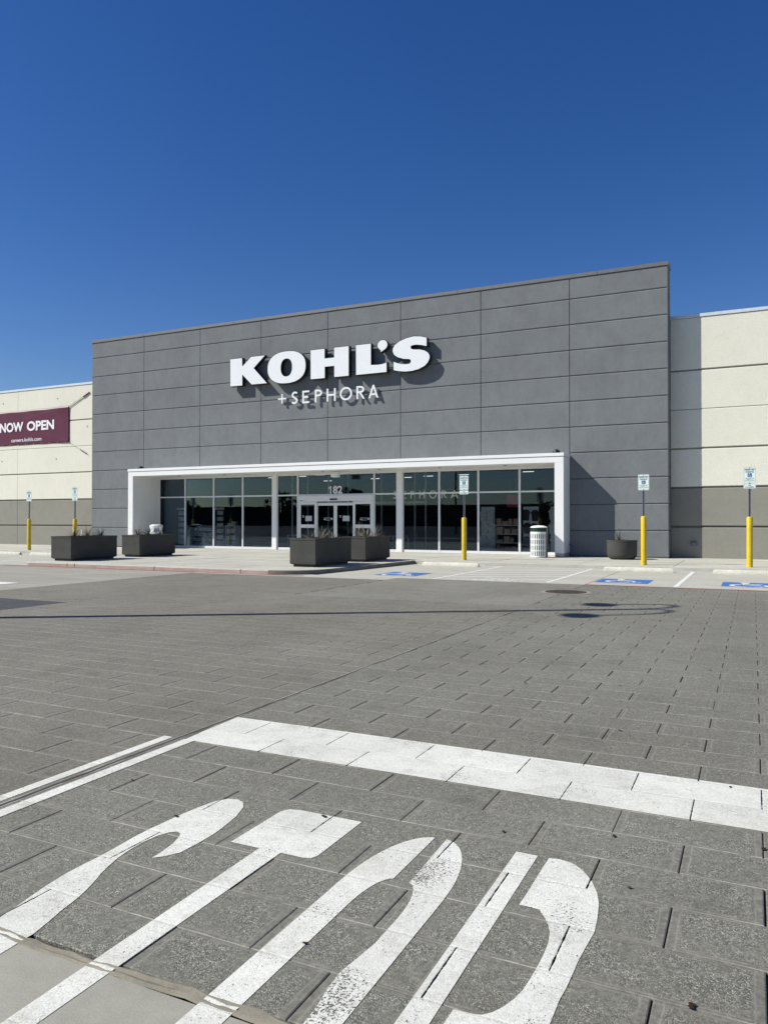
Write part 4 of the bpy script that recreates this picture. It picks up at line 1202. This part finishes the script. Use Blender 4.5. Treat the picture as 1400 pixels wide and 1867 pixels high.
# ------------------------------------------------------------------ parking signs on yellow bollards
def parking_sign(x, y, lab, van=True, hb=1.735, zs=2.62, tilt=0.0):
    t = thing('parking_sign', lab, 'sign', (x, y, 0.12), 'reserved parking signs on yellow bollards')
    b = MB(); b.lathe(x, y, [(0.093, 0.127), (0.093, hb - .04), (0.082, hb - .015), (0.045, hb), (0.001, hb + .002)], 24)
    b.build('bollard', M['yellow'], t, True)
    p = MB()
    for (a, c, d, e) in ((-.034, -.022, -.012, .016), (.022, .034, -.012, .016), (-.022, .022, .010, .016)):
        p.box(x + a, x + c, y + d, y + e, hb - .01, zs + (.68 if van else .5))
    p.build('post', M['galv'], t)
    zm = zs + (.165 if van else 0)
    def plate(z0, z1, nm):
        bm = bmesh.new(); r = .03; wv = .178
        P = []
        for cx, cz, a0 in ((wv - r, z1 - r, 0), (-wv + r, z1 - r, 90), (-wv + r, z0 + r, 180), (wv - r, z0 + r, 270)):
            P += [(x + cx + r * math.cos(math.radians(a0 + i * 22.5)), cz + r * math.sin(math.radians(a0 + i * 22.5))) for i in range(5)]
        o = from_bm(extrude_poly([P], y - .022, y - .018), nm, M['plate'], t)
        # green keyline
        Q = [(x + (a - x) * .94, (z0 + z1) / 2 + (c - (z0 + z1) / 2) * (.96 if z1 - z0 > .3 else .90)) for a, c in P]
        R_ = [(x + (a - x) * .91, (z0 + z1) / 2 + (c - (z0 + z1) / 2) * (.94 if z1 - z0 > .3 else .85)) for a, c in P]
        from_bm(extrude_ring(Q, R_, y - .0235, y - .0222), 'border', M['signgreen'], o)
        return o
    m = plate(zm, zm + .53, 'sign_plate')
    f = lambda tx, z, h, wd, bold=.0: text_obj('lettering', tx, x, y - .0232, zm + z, h, M['signgreen'], m, bold, wd, .001)
    f('RESERVED', .415, .058, .295, .03); f('PARKING', .340, .054, .235, .03)
    q = MB(); q.box(x - .062, x + .062, y - .0238, y - .0222, zm + .200, zm + .322); sy = q.build('symbol', M['signblue'], m)
    bm = bmesh.new()
    for P in wheelchair(x, zm + .262, .115):
        b2 = extrude_poly([P], y - .0252, y - .0240); me = bpy.data.meshes.new('t'); b2.to_mesh(me); b2.free(); bm.from_mesh(me); bpy.data.meshes.remove(me)
    from_bm(bm, 'wheelchair_symbol', M['plate'], sy)
    f('VIOLATORS ARE', .150, .026, .26, .02); f('SUBJECT TO', .112, .024, .20, .02); f('FINE AND TOWING', .070, .026, .29, .02)
    if van:
        v = plate(zs, zs + .15, 'small_plate')
        text_obj('lettering', 'VAN', x, y - .0232, zs + .085, .034, M['signgreen'], v, .03, .085, .001)
        text_obj('lettering', 'ACCESSIBLE', x, y - .0232, zs + .03, .036, M['signgreen'], v, .03, .26, .001)
    bo_ = MB()
    for z in (zm + .50, zm + .04): bo_.lathe(0, 0, [(0.012, 0), (0.012, .006), (0.001, .008)], 8)
    bmesh.ops.rotate(bo_.bm, verts=bo_.bm.verts, cent=(0, 0, 0), matrix=Matrix.Rotation(math.pi / 2, 3, 'X'))
    k = 0
    vs = list(bo_.bm.verts); half = len(vs) // 2
    for i, v_ in enumerate(vs): v_.co += Vector((x, y - .0222, zm + (.50 if i < half else .035)))
    each(bo_, 'bolt', M['galv'], m)
    if tilt:
        t.rotation_euler = (0, tilt, 0)
    return t
parking_sign(33.81, -4.88, 'rightmost parking sign, yellow bollard and small van accessible plate under the main plate', True, 1.74, 2.64, 0.004)
parking_sign(30.62, -5.17, 'reserved parking sign on a yellow bollard beside the round bowl planter, single plate', False, 1.764, 2.63)
parking_sign(24.13, -4.77, 'reserved parking sign with van plate on a yellow bollard in front of the store windows', True, 1.73, 2.60)
parking_sign(1.38, -5.29, 'leftmost reserved parking sign on a yellow bollard, in front of the taupe wall, single plate', False, 1.69, 2.57)
parking_sign(4.43, -5.2, 'reserved parking sign on a yellow bollard partly behind the leftmost black planter', True, 1.69, 2.56)

# wheel stops
def wheel_stop(x0, x1, y, lab):
    t = thing('wheel_stop', lab, 'wheel stop', ((x0 + x1) / 2, y, 0), 'concrete wheel stops at the kerb')
    prof = [(-.085, 0.0), (-.085, .035), (-.06, .11), (-.03, .135), (.03, .135), (.06, .11), (.085, .035), (.085, 0.0)]
    mb = MB(); bm = mb.bm; rnd = random.Random(int(x0 * 10)); rings = []
    n_ = 24
    for i in range(n_ + 1):
        u = i / n_; e = min(1.0, .82 + min(u, 1 - u) * 9)
        rings.append([bm.verts.new((x0 + (x1 - x0) * u, y + a * e + rnd.uniform(-.003, .003), .003 + max(0, b * (e if b > .05 else 1) + (rnd.uniform(-.006, .003) if b > .1 else 0)))) for a, b in prof])
    for a, b in zip(rings[:-1], rings[1:]):
        for k in range(len(prof) - 1): bm.faces.new([a[k], a[k + 1], b[k + 1], b[k]])
    bm.faces.new(rings[0]); bm.faces.new(rings[-1][::-1])
    mb.build('block', M['wheelstop'], t, True)
    q = MB()
    for xx in (x0 + .4, x1 - .4): q.lathe(xx, y, [(.022, .1365), (.022, .141), (.001, .142)], 8)
    each(q, 'pin', M['rust'], t)
wheel_stop(23.25, 25.35, -6.68, 'white concrete wheel stop in front of the second yellow bollard, beside the kerb island tip')
wheel_stop(29.6, 31.7, -6.8, 'chipped white concrete wheel stop below the bowl planter and single plate sign')
wheel_stop(32.82, 34.95, -6.75, 'white concrete wheel stop at the right edge in front of the rightmost bollard')
wheel_stop(0.92, 3.02, -7.1, 'white concrete wheel stop at the left edge of the picture, next to the leftmost bollard')
wheel_stop(3.66, 5.8, -7.05, 'white concrete wheel stop running behind the leftmost black planter')

# ------------------------------------------------------------------ planters and their plants
def planter(x0, x1, y0, y1, h, lab):
    zb = 0.130
    cx, cy = (x0 + x1) / 2, (y0 + y1) / 2
    t = thing('planter', lab, 'planter', (cx, cy, zb), 'rectangular charcoal planters on the kerb island')
    mb = MB(); bm = mb.bm
    def ring(d, z): return [bm.verts.new(p) for p in ((x0 + d, y0 + d, z), (x1 - d, y0 + d, z), (x1 - d, y1 - d, z), (x0 + d, y1 - d, z))]
    R_ = [ring(.075, zb + .065), ring(0.0, zb + .10), ring(0.0, zb + .155), ring(-.004, zb + .158), ring(-.004, zb + .163), ring(.0, zb + .166), ring(0.0, zb + h - .065), ring(-.010, zb + h - .060), ring(-.010, zb + h), ring(.055, zb + h), ring(.06, zb + h - .12)]
    for a, b in zip(R_[:-1], R_[1:]):
        for i in range(4): bm.faces.new([a[i], a[(i + 1) % 4], b[(i + 1) % 4], b[i]])
    bm.faces.new(R_[0][::-1])
    mb.build('box', M['planter'], t)
    f_ = MB(); f_.box(x0 + .085, x1 - .085, y0 + .085, y1 - .085, zb, zb + .0655); f_.build('foot', M['planterdark'], t)
    s = MB(); s.box(x0 + .062, x1 - .062, y0 + .062, y1 - .062, zb + h - .2, zb + h - .07); s.build('soil', M['soil'], t)
    return t
def spiky(x, y, z, n_, L, lab, seed, mat, grp='spiky plants in the planters', curl=1.0):
    t = thing('spiky_plant', lab, 'plant', (x, y, z), grp)
    rnd = random.Random(seed); mb = MB(); bm = mb.bm
    for i in range(n_):
        a = rnd.uniform(0, 2 * math.pi); el = math.radians(rnd.uniform(28, 86)); l = L * rnd.uniform(.6, 1.3)
        d = Vector((math.cos(a), math.sin(a), 0)); sd = Vector((-math.sin(a), math.cos(a), 0))
        p = Vector((x, y, z)) + d * rnd.uniform(0, .05); e_ = el; prev = None; k = 7; wd = rnd.uniform(.0045, .0085)
        droop = rnd.uniform(.02, .2) * curl
        for j in range(k + 1):
            w_ = wd * (1 - (j / k) ** 1.6) + .0015
            cur = (bm.verts.new(p + sd * w_), bm.verts.new(p + Vector((0, 0, -w_ * .6))), bm.verts.new(p - sd * w_))
            if prev:
                bm.faces.new([prev[0], prev[1], cur[1], cur[0]]); bm.faces.new([prev[1], prev[2], cur[2], cur[1]])
            prev = cur
            p = p + (d * math.cos(e_) + Vector((0, 0, math.sin(e_)))) * l / k
            e_ -= droop
    mb.build('foliage', mat, t, recalc=False)
planter(10.66, 11.66, -11.95, -9.72, .90, 'charcoal rectangular planter at the left end of the kerb island, nearest the parking signs')
planter(10.68, 11.62, -8.47, -6.35, .89, 'charcoal rectangular planter before the left column of the entrance frame')
planter(20.52, 21.47, -11.17, -8.78, .915, 'charcoal rectangular planter nearest the camera, in front of the entrance doors')
planter(20.55, 21.49, -7.75, -5.72, .90, 'charcoal rectangular planter partly hidden behind the nearest planter by the doors')
pls = [(11.12, -11.3, 'dark spiky plant at the front end of the leftmost planter', 'leafdark', .42),
       (11.2, -10.75, 'dark spiky plant in the middle of the leftmost planter, before the yellow bollard', 'leafdark', .42),
       (11.22, -10.1, 'dark spiky plant at the back end of the leftmost planter', 'leafdark', .42),
       (11.1, -8.0, 'dark spiky plant at the front end of the second planter from the left', 'leafdark', .42),
       (11.1, -7.4, 'dark spiky plant in the middle of the second planter from the left', 'leafdark', .40),
       (11.15, -6.8, 'dark spiky plant at the back end of the second planter, before the white bin', 'leafdark', .38),
       (20.95, -10.65, 'dry grey-brown spiky plant at the left of the planter nearest the camera', 'leafdry', .46),
       (20.98, -9.95, 'tall dry spiky plant in the middle of the planter nearest the camera', 'leafdry', .50),
       (21.0, -9.25, 'sparse dry spiky plant at the back of the planter nearest the camera', 'leafdry', .42),
       (20.95, -7.3, 'dry spiky plant at the left of the planter behind the nearest one', 'leafdry', .50),
       (21.0, -6.75, 'dense dry spiky plant in the middle of the planter behind the nearest one', 'leafdry', .50),
       (21.03, -6.15, 'dry spiky plant at the right of the planter behind the nearest one', 'leafdry', .50)]
for i, (x, y, lab, mt, L) in enumerate(pls):
    spiky(x, y, .955, (56 if mt == 'leafdark' else 44) if i != 8 else 28, L * 1.12, lab, 20 + i, M[mt], curl=1.0 if mt == 'leafdark' else .6)
# bowl planter
bx_, by_ = 29.36, -1.45
t = thing('bowl_planter', 'round charcoal bowl planter against the shaded charcoal wall', 'planter', (bx_, by_, .13))
q = MB(); q.lathe(bx_, by_, [(.001, .135), (.40, .135), (.47, .16), (.53, .23), (.555, .34), (.56, .80), (.572, .805), (.572, .865), (.51, .865), (.505, .78)], 40)
q.build('bowl', M['planter'], t, True)
q = MB(); q.lathe(bx_, by_, [(.001, .79), (.504, .78)], 30); q.build('soil', M['soil'], t)
spiky(bx_ - .1, by_, .79, 30, .55, 'spiky plant growing in the round bowl planter', 77, M['leafdark'], curl=.8)

# ------------------------------------------------------------------ litter bins
def slat_bin(x, y, lab):
    zb, zt = .127, 1.42; r = .335
    t = thing('litter_bin', lab, 'bin', (x, y, zb))
    mb = MB(); seg = 26
    for i in range(seg):
        a0 = 2 * math.pi * i / seg; a1 = a0 + 2 * math.pi / seg * .52
        for (ra, rb) in ((r, r - .012),):
            pts = [(x + ra * math.cos(a0), y + ra * math.sin(a0)), (x + ra * math.cos(a1), y + ra * math.sin(a1)), (x + rb * math.cos(a1), y + rb * math.sin(a1)), (x + rb * math.cos(a0), y + rb * math.sin(a0))]
            mb.prism_xy(pts, .17, 1.13)
    for z0, z1 in ((.14, .20), (.385, .43), (.615, .66), (.845, .89), (1.07, 1.165)):
        mb.lathe(x, y, [(r - .014, z0), (r + .003, z0), (r + .003, z1), (r - .014, z1), (r - .014, z0)], 40)
    mb.build('slatted_body', M['canwhite'], t)
    q = MB(); q.lathe(x, y, [(.001, .16), (r - .05, .16), (r - .05, 1.10)], 32); q.build('liner', M['cangreen'], t, True)
    q = MB(); q.lathe(x, y, [(r - .03, 1.12), (r - .03, 1.33)], 32); q.build('green_band', M['cangreen'], t, True)
    q = MB()
    q.lathe(x, y, [(r + .004, 1.325), (r + .008, 1.345), (r - .03, 1.375), (r * .6, 1.41), (.001, 1.425)], 36); q.build('lid', M['canwhite'], t, True)
    q = MB(); a0, a1 = -.30, .12
    q.lathe(x, y, [(r + .006, .14), (r + .022, .14), (r + .022, 1.34), (r + .006, 1.34), (r + .006, .14)], 8, a0, a1); q.build('door_edge', M['cangreen'], t)
    q = MB(); q.lathe(x, y, [(r - .06, .1275), (r - .05, .165)], 24); q.build('base_ring', M['black'], t)
slat_bin(26.12, -1.45, 'white slotted round litter bin with dark green band beside the right column of the entrance')
def arch_bin(x, y, lab):
    zb = .127; t = thing('litter_bin', lab, 'bin', (x, y, zb)); r = .33
    mb = MB(); seg = 22
    for i in range(seg):
        a0 = 2 * math.pi * i / seg; a1 = a0 + 2 * math.pi / seg * .6
        pts = [(x + q_ * math.cos(a), y + q_ * math.sin(a)) for q_, a in ((r, a0), (r, a1), (r - .012, a1), (r - .012, a0))]
        mb.prism_xy(pts, .17, .98)
    for z0, z1 in ((.14, .2), (.92, 1.0)):
        mb.lathe(x, y, [(r - .014, z0), (r + .003, z0), (r + .003, z1), (r - .014, z1), (r - .014, z0)], 36)
    mb.build('slatted_body', M['canwhite'], t)
    q = MB(); q.lathe(x, y, [(.001, .16), (r - .05, .16), (r - .05, .98)], 28); q.build('liner', M['black'], t, True)
    q = MB()
    for a in range(4):
        c = math.radians(-3 + a * 90)
        q.lathe(x, y, [(r - .012, .99), (r, .99), (r, 1.28), (r - .012, 1.28), (r - .012, .99)], 8, c - .42, c + .42)
    q.lathe(x, y, [(r - .012, 1.20), (r + .001, 1.20), (r + .001, 1.29), (r - .012, 1.29)], 32)
    q.lathe(x, y, [(r + .005, 1.28), (r + .01, 1.33), (r * .93, 1.38), (r * .5, 1.405), (.001, 1.41)], 32)
    q.build('hood', M['canwhite'], t, True)
arch_bin(5.42, -0.7, 'white round hooded litter bin behind the second planter, under the left end of the canopy')

# small white marker post behind the leftmost planter
t = thing('marker_post', 'slim white marker post behind the leftmost planter', 'post', (5.0, -5.35, .127))
q = MB(); q.lathe(5.05, -5.35, [(.055, .127), (.055, .95), (.03, 1.05), (.03, 1.16), (.001, 1.17)], 14); q.build('tube', M['canwhite'], t, True)
q = MB(); q.lathe(5.05, -5.35, [(.0565, .80), (.0565, .86)], 14); q.build('band', M['plate'], t)

# manhole cover
mx_, my_ = 30.12, -14.72
t = thing('manhole_cover', 'rusty brown round manhole cover in the paving near the blue squares', 'manhole cover', (mx_, my_, 0))
q = MB(); q.lathe(mx_, my_, [(.455, .004), (.455, .012), (.42, .012), (.415, .008)], 40); q.build('rim', M['rust'], t)
q = MB(); q.lathe(mx_, my_, [(.001, .009), (.412, .009), (.412, .004)], 40)
for i in range(-4, 5):
    for k in range(-4, 5):
        if i * i + k * k < 17: q.box(mx_ + i * .085 - .022, mx_ + i * .085 + .022, my_ + k * .085 - .022, my_ + k * .085 + .022, .0092, .013)
q.build('lid', M['rust'], t)
structure(poly_flat('manhole_collar', [(mx_ + .56 * math.cos(a * math.pi / 20), my_ + .56 * math.sin(a * math.pi / 20)) for a in range(40)], .0038, M['drive']))

# ------------------------------------------------------------------ street lamp left of the frame: its shadow crosses the paving
def street_lamp(x, y, H, lab, two=True):
    t = thing('street_lamp', lab, 'street lamp', (x, y, 0), 'tall car park lamps with two curved arms')
    q = MB(); q.lathe(x, y, [(.30, 0.0), (.30, .72), (.27, .76), (.001, .76)], 24); q.build('footing', M['curb'], t, True)
    q = MB(); q.tube([(x, y, .7), (x, y, H * .5), (x, y, H)], .13, 12, .085); q.build('pole', M['polegray'], t, True)
    for s in (-1, 1):
        pts = []
        for i in range(15):
            a = math.pi * i / 14 * .92
            pts.append((x, y + s * (.45 - .45 * math.cos(a)), H - .25 + .62 * math.sin(a)))
        y1 = y + s * .93
        pts.append((x, y1, H - .75))
        q = MB(); q.tube(pts, .05, 8); q.build('arm', M['polegray'], t, True)
        q = MB(); q.lathe(x, y1, [(.04, H - .70), (.09, H - .78), (.13, H - .86), (.30, H - .98), (.33, H - 1.03), (.001, H - 1.04)], 24); q.build('lamp_head', M['polegray'], t, True)
PH_ = 11.2
street_lamp(32.25 - .953 * PH_, -17.35 - .602 * PH_, PH_, 'tall dark street lamp left of the picture casting the long shadow across the paving')
# car park behind the camera: mirrored in the store glass only
street_lamp(11.0, -66.0, 10.5, 'tall dark street lamp in the far car park, mirrored in the left windows')
street_lamp(21.5, -58.0, 10.5, 'tall dark street lamp behind the camera, mirrored in the right windows')
street_lamp(2.0, -52.0, 10.5, 'tall dark street lamp across the car park, mirrored in the middle windows')

rnd = random.Random(31)
for i in range(16):
    x = -95 + i * 12 + rnd.uniform(-4, 4); y = -120 - rnd.uniform(0, 40); h = rnd.uniform(4.0, 10.5)
    t = thing('tree', 'dark leafy tree number %s in the row across the car park behind the camera' % ('one two three four five six seven eight nine ten eleven twelve thirteen fourteen fifteen sixteen'.split()[i]), 'tree', (x, y, 0), 'trees across the car park behind the camera')
    q = MB(); q.tube([(x, y, -.1), (x + .2, y, h * .3), (x, y, h * .6)], .25, 8, .1); q.build('trunk', M['bark'], t)
    q = MB(); bm = q.bm
    for k in range(420):
        a = rnd.uniform(0, 6.283); cz = rnd.uniform(-1, 1); rr = rnd.random() ** .45
        p = Vector((x + math.cos(a) * math.sqrt(1 - cz * cz) * rr * h * .5, y + math.sin(a) * math.sqrt(1 - cz * cz) * rr * h * .5, h * .6 + cz * rr * h * .42))
        n_ = Vector((rnd.uniform(-1, 1), rnd.uniform(-1, 1), rnd.uniform(-1, 1))).normalized(); u = n_.orthogonal().normalized() * h * .055; v = n_.cross(u)
        bm.faces.new([bm.verts.new(p + u), bm.verts.new(p + v), bm.verts.new(p - u), bm.verts.new(p - v)])
    q.build('crown', M['foliage'], t, recalc=False)
t = thing('far_building', 'long low brown building across the car park behind the camera', 'building', (0, -175, 0))
q = MB(); q.box(-190, -20, -190, -175, -.5, 6.0); q.box(-19.99, 60, -196, -177, -.5, 4.6); q.box(60.01, 200, -190, -172, -.5, 6.6); q.build('wall', M['farwall'], t)
q = MB(); q.box(-191, -20, -191, -174.6, 6.001, 6.3); q.build('roof', M['cap'], t)

# ------------------------------------------------------------------ shop interior fixtures seen through the glass
def card_rack(x, y, lab):
    t = thing('card_rack', lab, 'display rack', (x, y, .13), 'display racks behind the left windows')
    q = MB(); q.box(x - .27, x - .24, y, y + .4, .13, 2.2); q.box(x + .24, x + .27, y, y + .4, .13, 2.2); q.box(x - .239, x + .239, y + .3, y + .33, .13, 2.2)
    for k in range(6): q.box(x - .239, x + .239, y, y + .298, .25 + k * .33, .27 + k * .33)
    q.build('frame', M['rackdark'], t)
    q = MB(); q.box(x - .29, x + .29, y - .02, y + .05, 2.201, 2.33); q.build('header', M['rackpale'], t)
    for k in range(6):
        q = MB()
        for j in (-1, 0, 1): q.box(x + j * .15 - .065, x + j * .15 + .065, y + .05, y + .08, .272 + k * .33, .49 + k * .33)
        q.build('card', M['paper'], t)
card_rack(4.85, 1.9, 'tall dark card rack in the leftmost store window')
card_rack(7.55, 1.9, 'tall dark card rack in the third store window from the left')
def shelf(x0, x1, y, h, n_, lab, goods='paper'):
    t = thing('display_shelf', lab, 'shelf', ((x0 + x1) / 2, y, .13))
    q = MB(); q.box(x0, x0 + .03, y, y + .45, .13, h); q.box(x1 - .03, x1, y, y + .45, .13, h)
    for k in range(n_ + 1): q.box(x0 + .031, x1 - .031, y, y + .45, .18 + (h - .22) * k / n_, .21 + (h - .22) * k / n_)
    q.build('frame', M['rackpale'], t)
    rnd = random.Random(int(x0 * 7))
    q = MB()
    for k in range(n_ + 1):
        x = x0 + .08; z = .211 + (h - .22) * k / n_
        while x < x1 - .25:
            wd = rnd.uniform(.12, .32); q.box(x, x + wd, y + .05, y + .3, z, z + rnd.uniform(.12, (h - .22) / n_ - .08)); x += wd + rnd.uniform(.02, .08)
    q.build('goods', M[goods], t)
shelf(5.35, 7.05, 1.9, 1.08, 3, 'low pale shelf of boxed goods behind the second window from the left')
shelf(7.95, 8.6, 1.9, 1.35, 3, 'small open wire shelf behind the third window from the left')
shelf(23.2, 24.35, 1.9, 1.42, 3, 'pale cubby shelf with tan baskets behind the right windows', 'basket')
def board(x0, x1, lab, dark):
    t = thing('display_board', lab, 'display board', ((x0 + x1) / 2, 2.0, .13), 'pale display boards hung with clothes')
    q = MB(); q.box(x0, x1, 2.1, 2.14, .14, 2.25); q.build('panel', M['rackpale'], t)
    rnd = random.Random(int(x0 * 3)); q = MB()
    for r in range(3):
        for c in range(2):
            x = x0 + (c + .5) * (x1 - x0) / 2 + rnd.uniform(-.05, .05); z = .4 + r * .62 + rnd.uniform(-.05, .05)
            q.prism_xz([(x - .13, z), (x + .13, z), (x + .15, z + .3), (x + .2, z + .36), (x + .08, z + .5), (x - .08, z + .5), (x - .2, z + .36), (x - .15, z + .3)], 2.02, 2.09)
    q.build('garment', M['darkcloth'] if dark else M['cloth'], t)
board(22.5, 23.15, 'pale display board with light garments behind the right windows', False)
board(24.5, 25.2, 'pale display board with dark garments behind the rightmost window', True)
board(25.75, 26.3, 'narrow pale display board beside the right end of the rightmost window', False)
t = thing('hanging_poster', 'crimson hanging poster inside the store above the baskets', 'poster', (23.75, 3.0, 2.2))
q = MB(); q.box(23.45, 24.05, 3.0, 3.03, 2.25, 2.82); q.build('panel', M['pink'], t)
q = MB(); q.box(23.6, 23.61, 3.01, 3.02, 2.821, 4.30); q.box(23.9, 23.91, 3.01, 3.02, 2.821, 4.30); each(q, 'wire', M['greymetal'], t)
def table(x, y, lab):
    t = thing('display_table', lab, 'table', (x, y, .13))
    q = MB(); q.bbox(x - .45, x + .45, y - .3, y + .3, .80, .85, .01); q.build('top', M['rackpale'], t)
    for a in (-.41, .41):
        for b in (-.26, .26):
            q = MB(); q.box(x + a - .025, x + a + .025, y + b - .025, y + b + .025, .13, .799); q.build('leg', M['rackpale'], t)
table(11.8, 3.1, 'pale display table inside left of the entrance doors')
table(17.8, 3.1, 'pale display table inside right of the entrance doors')
table(15.0, 6.0, 'pale display table straight behind the sliding doors')
ins_sign = thing('hanging_letters', 'pale thin letters hanging inside the store behind the right windows', 'sign', (18.5, 5, 2.8))
xs0 = [16.65, 17.25, 17.85, 18.38, 18.72, 19.45, 19.95]
thin_letters([('S', (16.60, 16.85)), ('E', (17.10, 17.36)), ('P', (17.62, 17.90)), ('H', (18.12, 18.42)), ('O', (18.68, 19.10)), ('R', (19.36, 19.66)), ('A', (19.88, 20.28))],
             2.78, 3.18, 5.0, 5.04, M['lettergold'], ins_sign, 0.055)
q = MB(); q.box(16.5, 20.4, 5.01, 5.03, 3.20, 3.23)
for x in (16.8, 18.4, 20.1): q.box(x - .006, x + .006, 5.015, 5.025, 3.231, 4.30)
q.build('rail', M['greymetal'], ins_sign)

# ------------------------------------------------------------------ small litter on the paving
def leafy(x, y, s, lab, seed, mat='leafbrown', kind='dry_leaf', cat='leaf'):
    t = thing(kind, lab, cat, (x, y, .004), 'dry leaves and specks on the paving')
    rnd = random.Random(seed); q = MB(); bm = q.bm; k = 9; c = bm.verts.new((x, y, .008 + s * .05)); ring = []
    a0 = rnd.uniform(0, 6)
    for i in range(k):
        a = a0 + 2 * math.pi * i / k; r = s * (.35 + .65 * abs(math.cos(a - a0))) * rnd.uniform(.6, 1.1)
        ring.append(bm.verts.new((x + r * math.cos(a), y + r * math.sin(a), .006 + rnd.uniform(0, s * .18))))
    for i in range(k): bm.faces.new([c, ring[i], ring[(i + 1) % k]])
    o = q.build('blade', M[mat], t, recalc=False)
lv = [(33.73, -29.27, .024, 'curled dry leaf at the bottom right of the paving, nearest the camera'), (33.96, -27.82, .022, 'dry leaf at the right edge below the stop bar'),
      (33.43, -28.51, .014, 'tiny leaf right of the painted letter P'), (33.28, -27.98, .016, 'small twig just above the letter P, on a course joint'), (32.76, -28.17, .016, 'small leaf above the gap between letters O and P'),
      (33.79, -26.94, .016, 'thin leaf lying on the right end of the stop bar'), (31.11, -28.74, .022, 'dark chip on the top of the letter S'), (32.39, -29.5, .013, 'small stone at the right edge of the left stroke of the O'),
      (30.48, -28.41, .014, 'dark speck left of the letter S beside the lane line'), (31.83, -28.395, .022, 'round dark spot on the crossbar of the letter T')]
for i, (x, y, s, lab) in enumerate(lv): leafy(x, y, s, lab, i + 3)
for i in range(14):
    x = rnd.uniform(29, 36); y = rnd.uniform(-26.5, -18)
    if i % 2: x -= 4
for i, (x, y, lab) in enumerate([(28.9, -23.2, 'small dark leaf far left of the joint in the brown paving'), (31.9, -24.6, 'dark leaf in the middle of the grey paving beyond the stop bar'), (33.0, -25.95, 'leaf resting on a cross joint just beyond the stop bar'), (33.5, -23.1, 'small leaf right of the middle in the grey paving'), (32.75, -24.3, 'tiny leaf beside a joint in the grey paving halfway to the shadow')]):
    leafy(x, y, .02, lab, 60 + i)
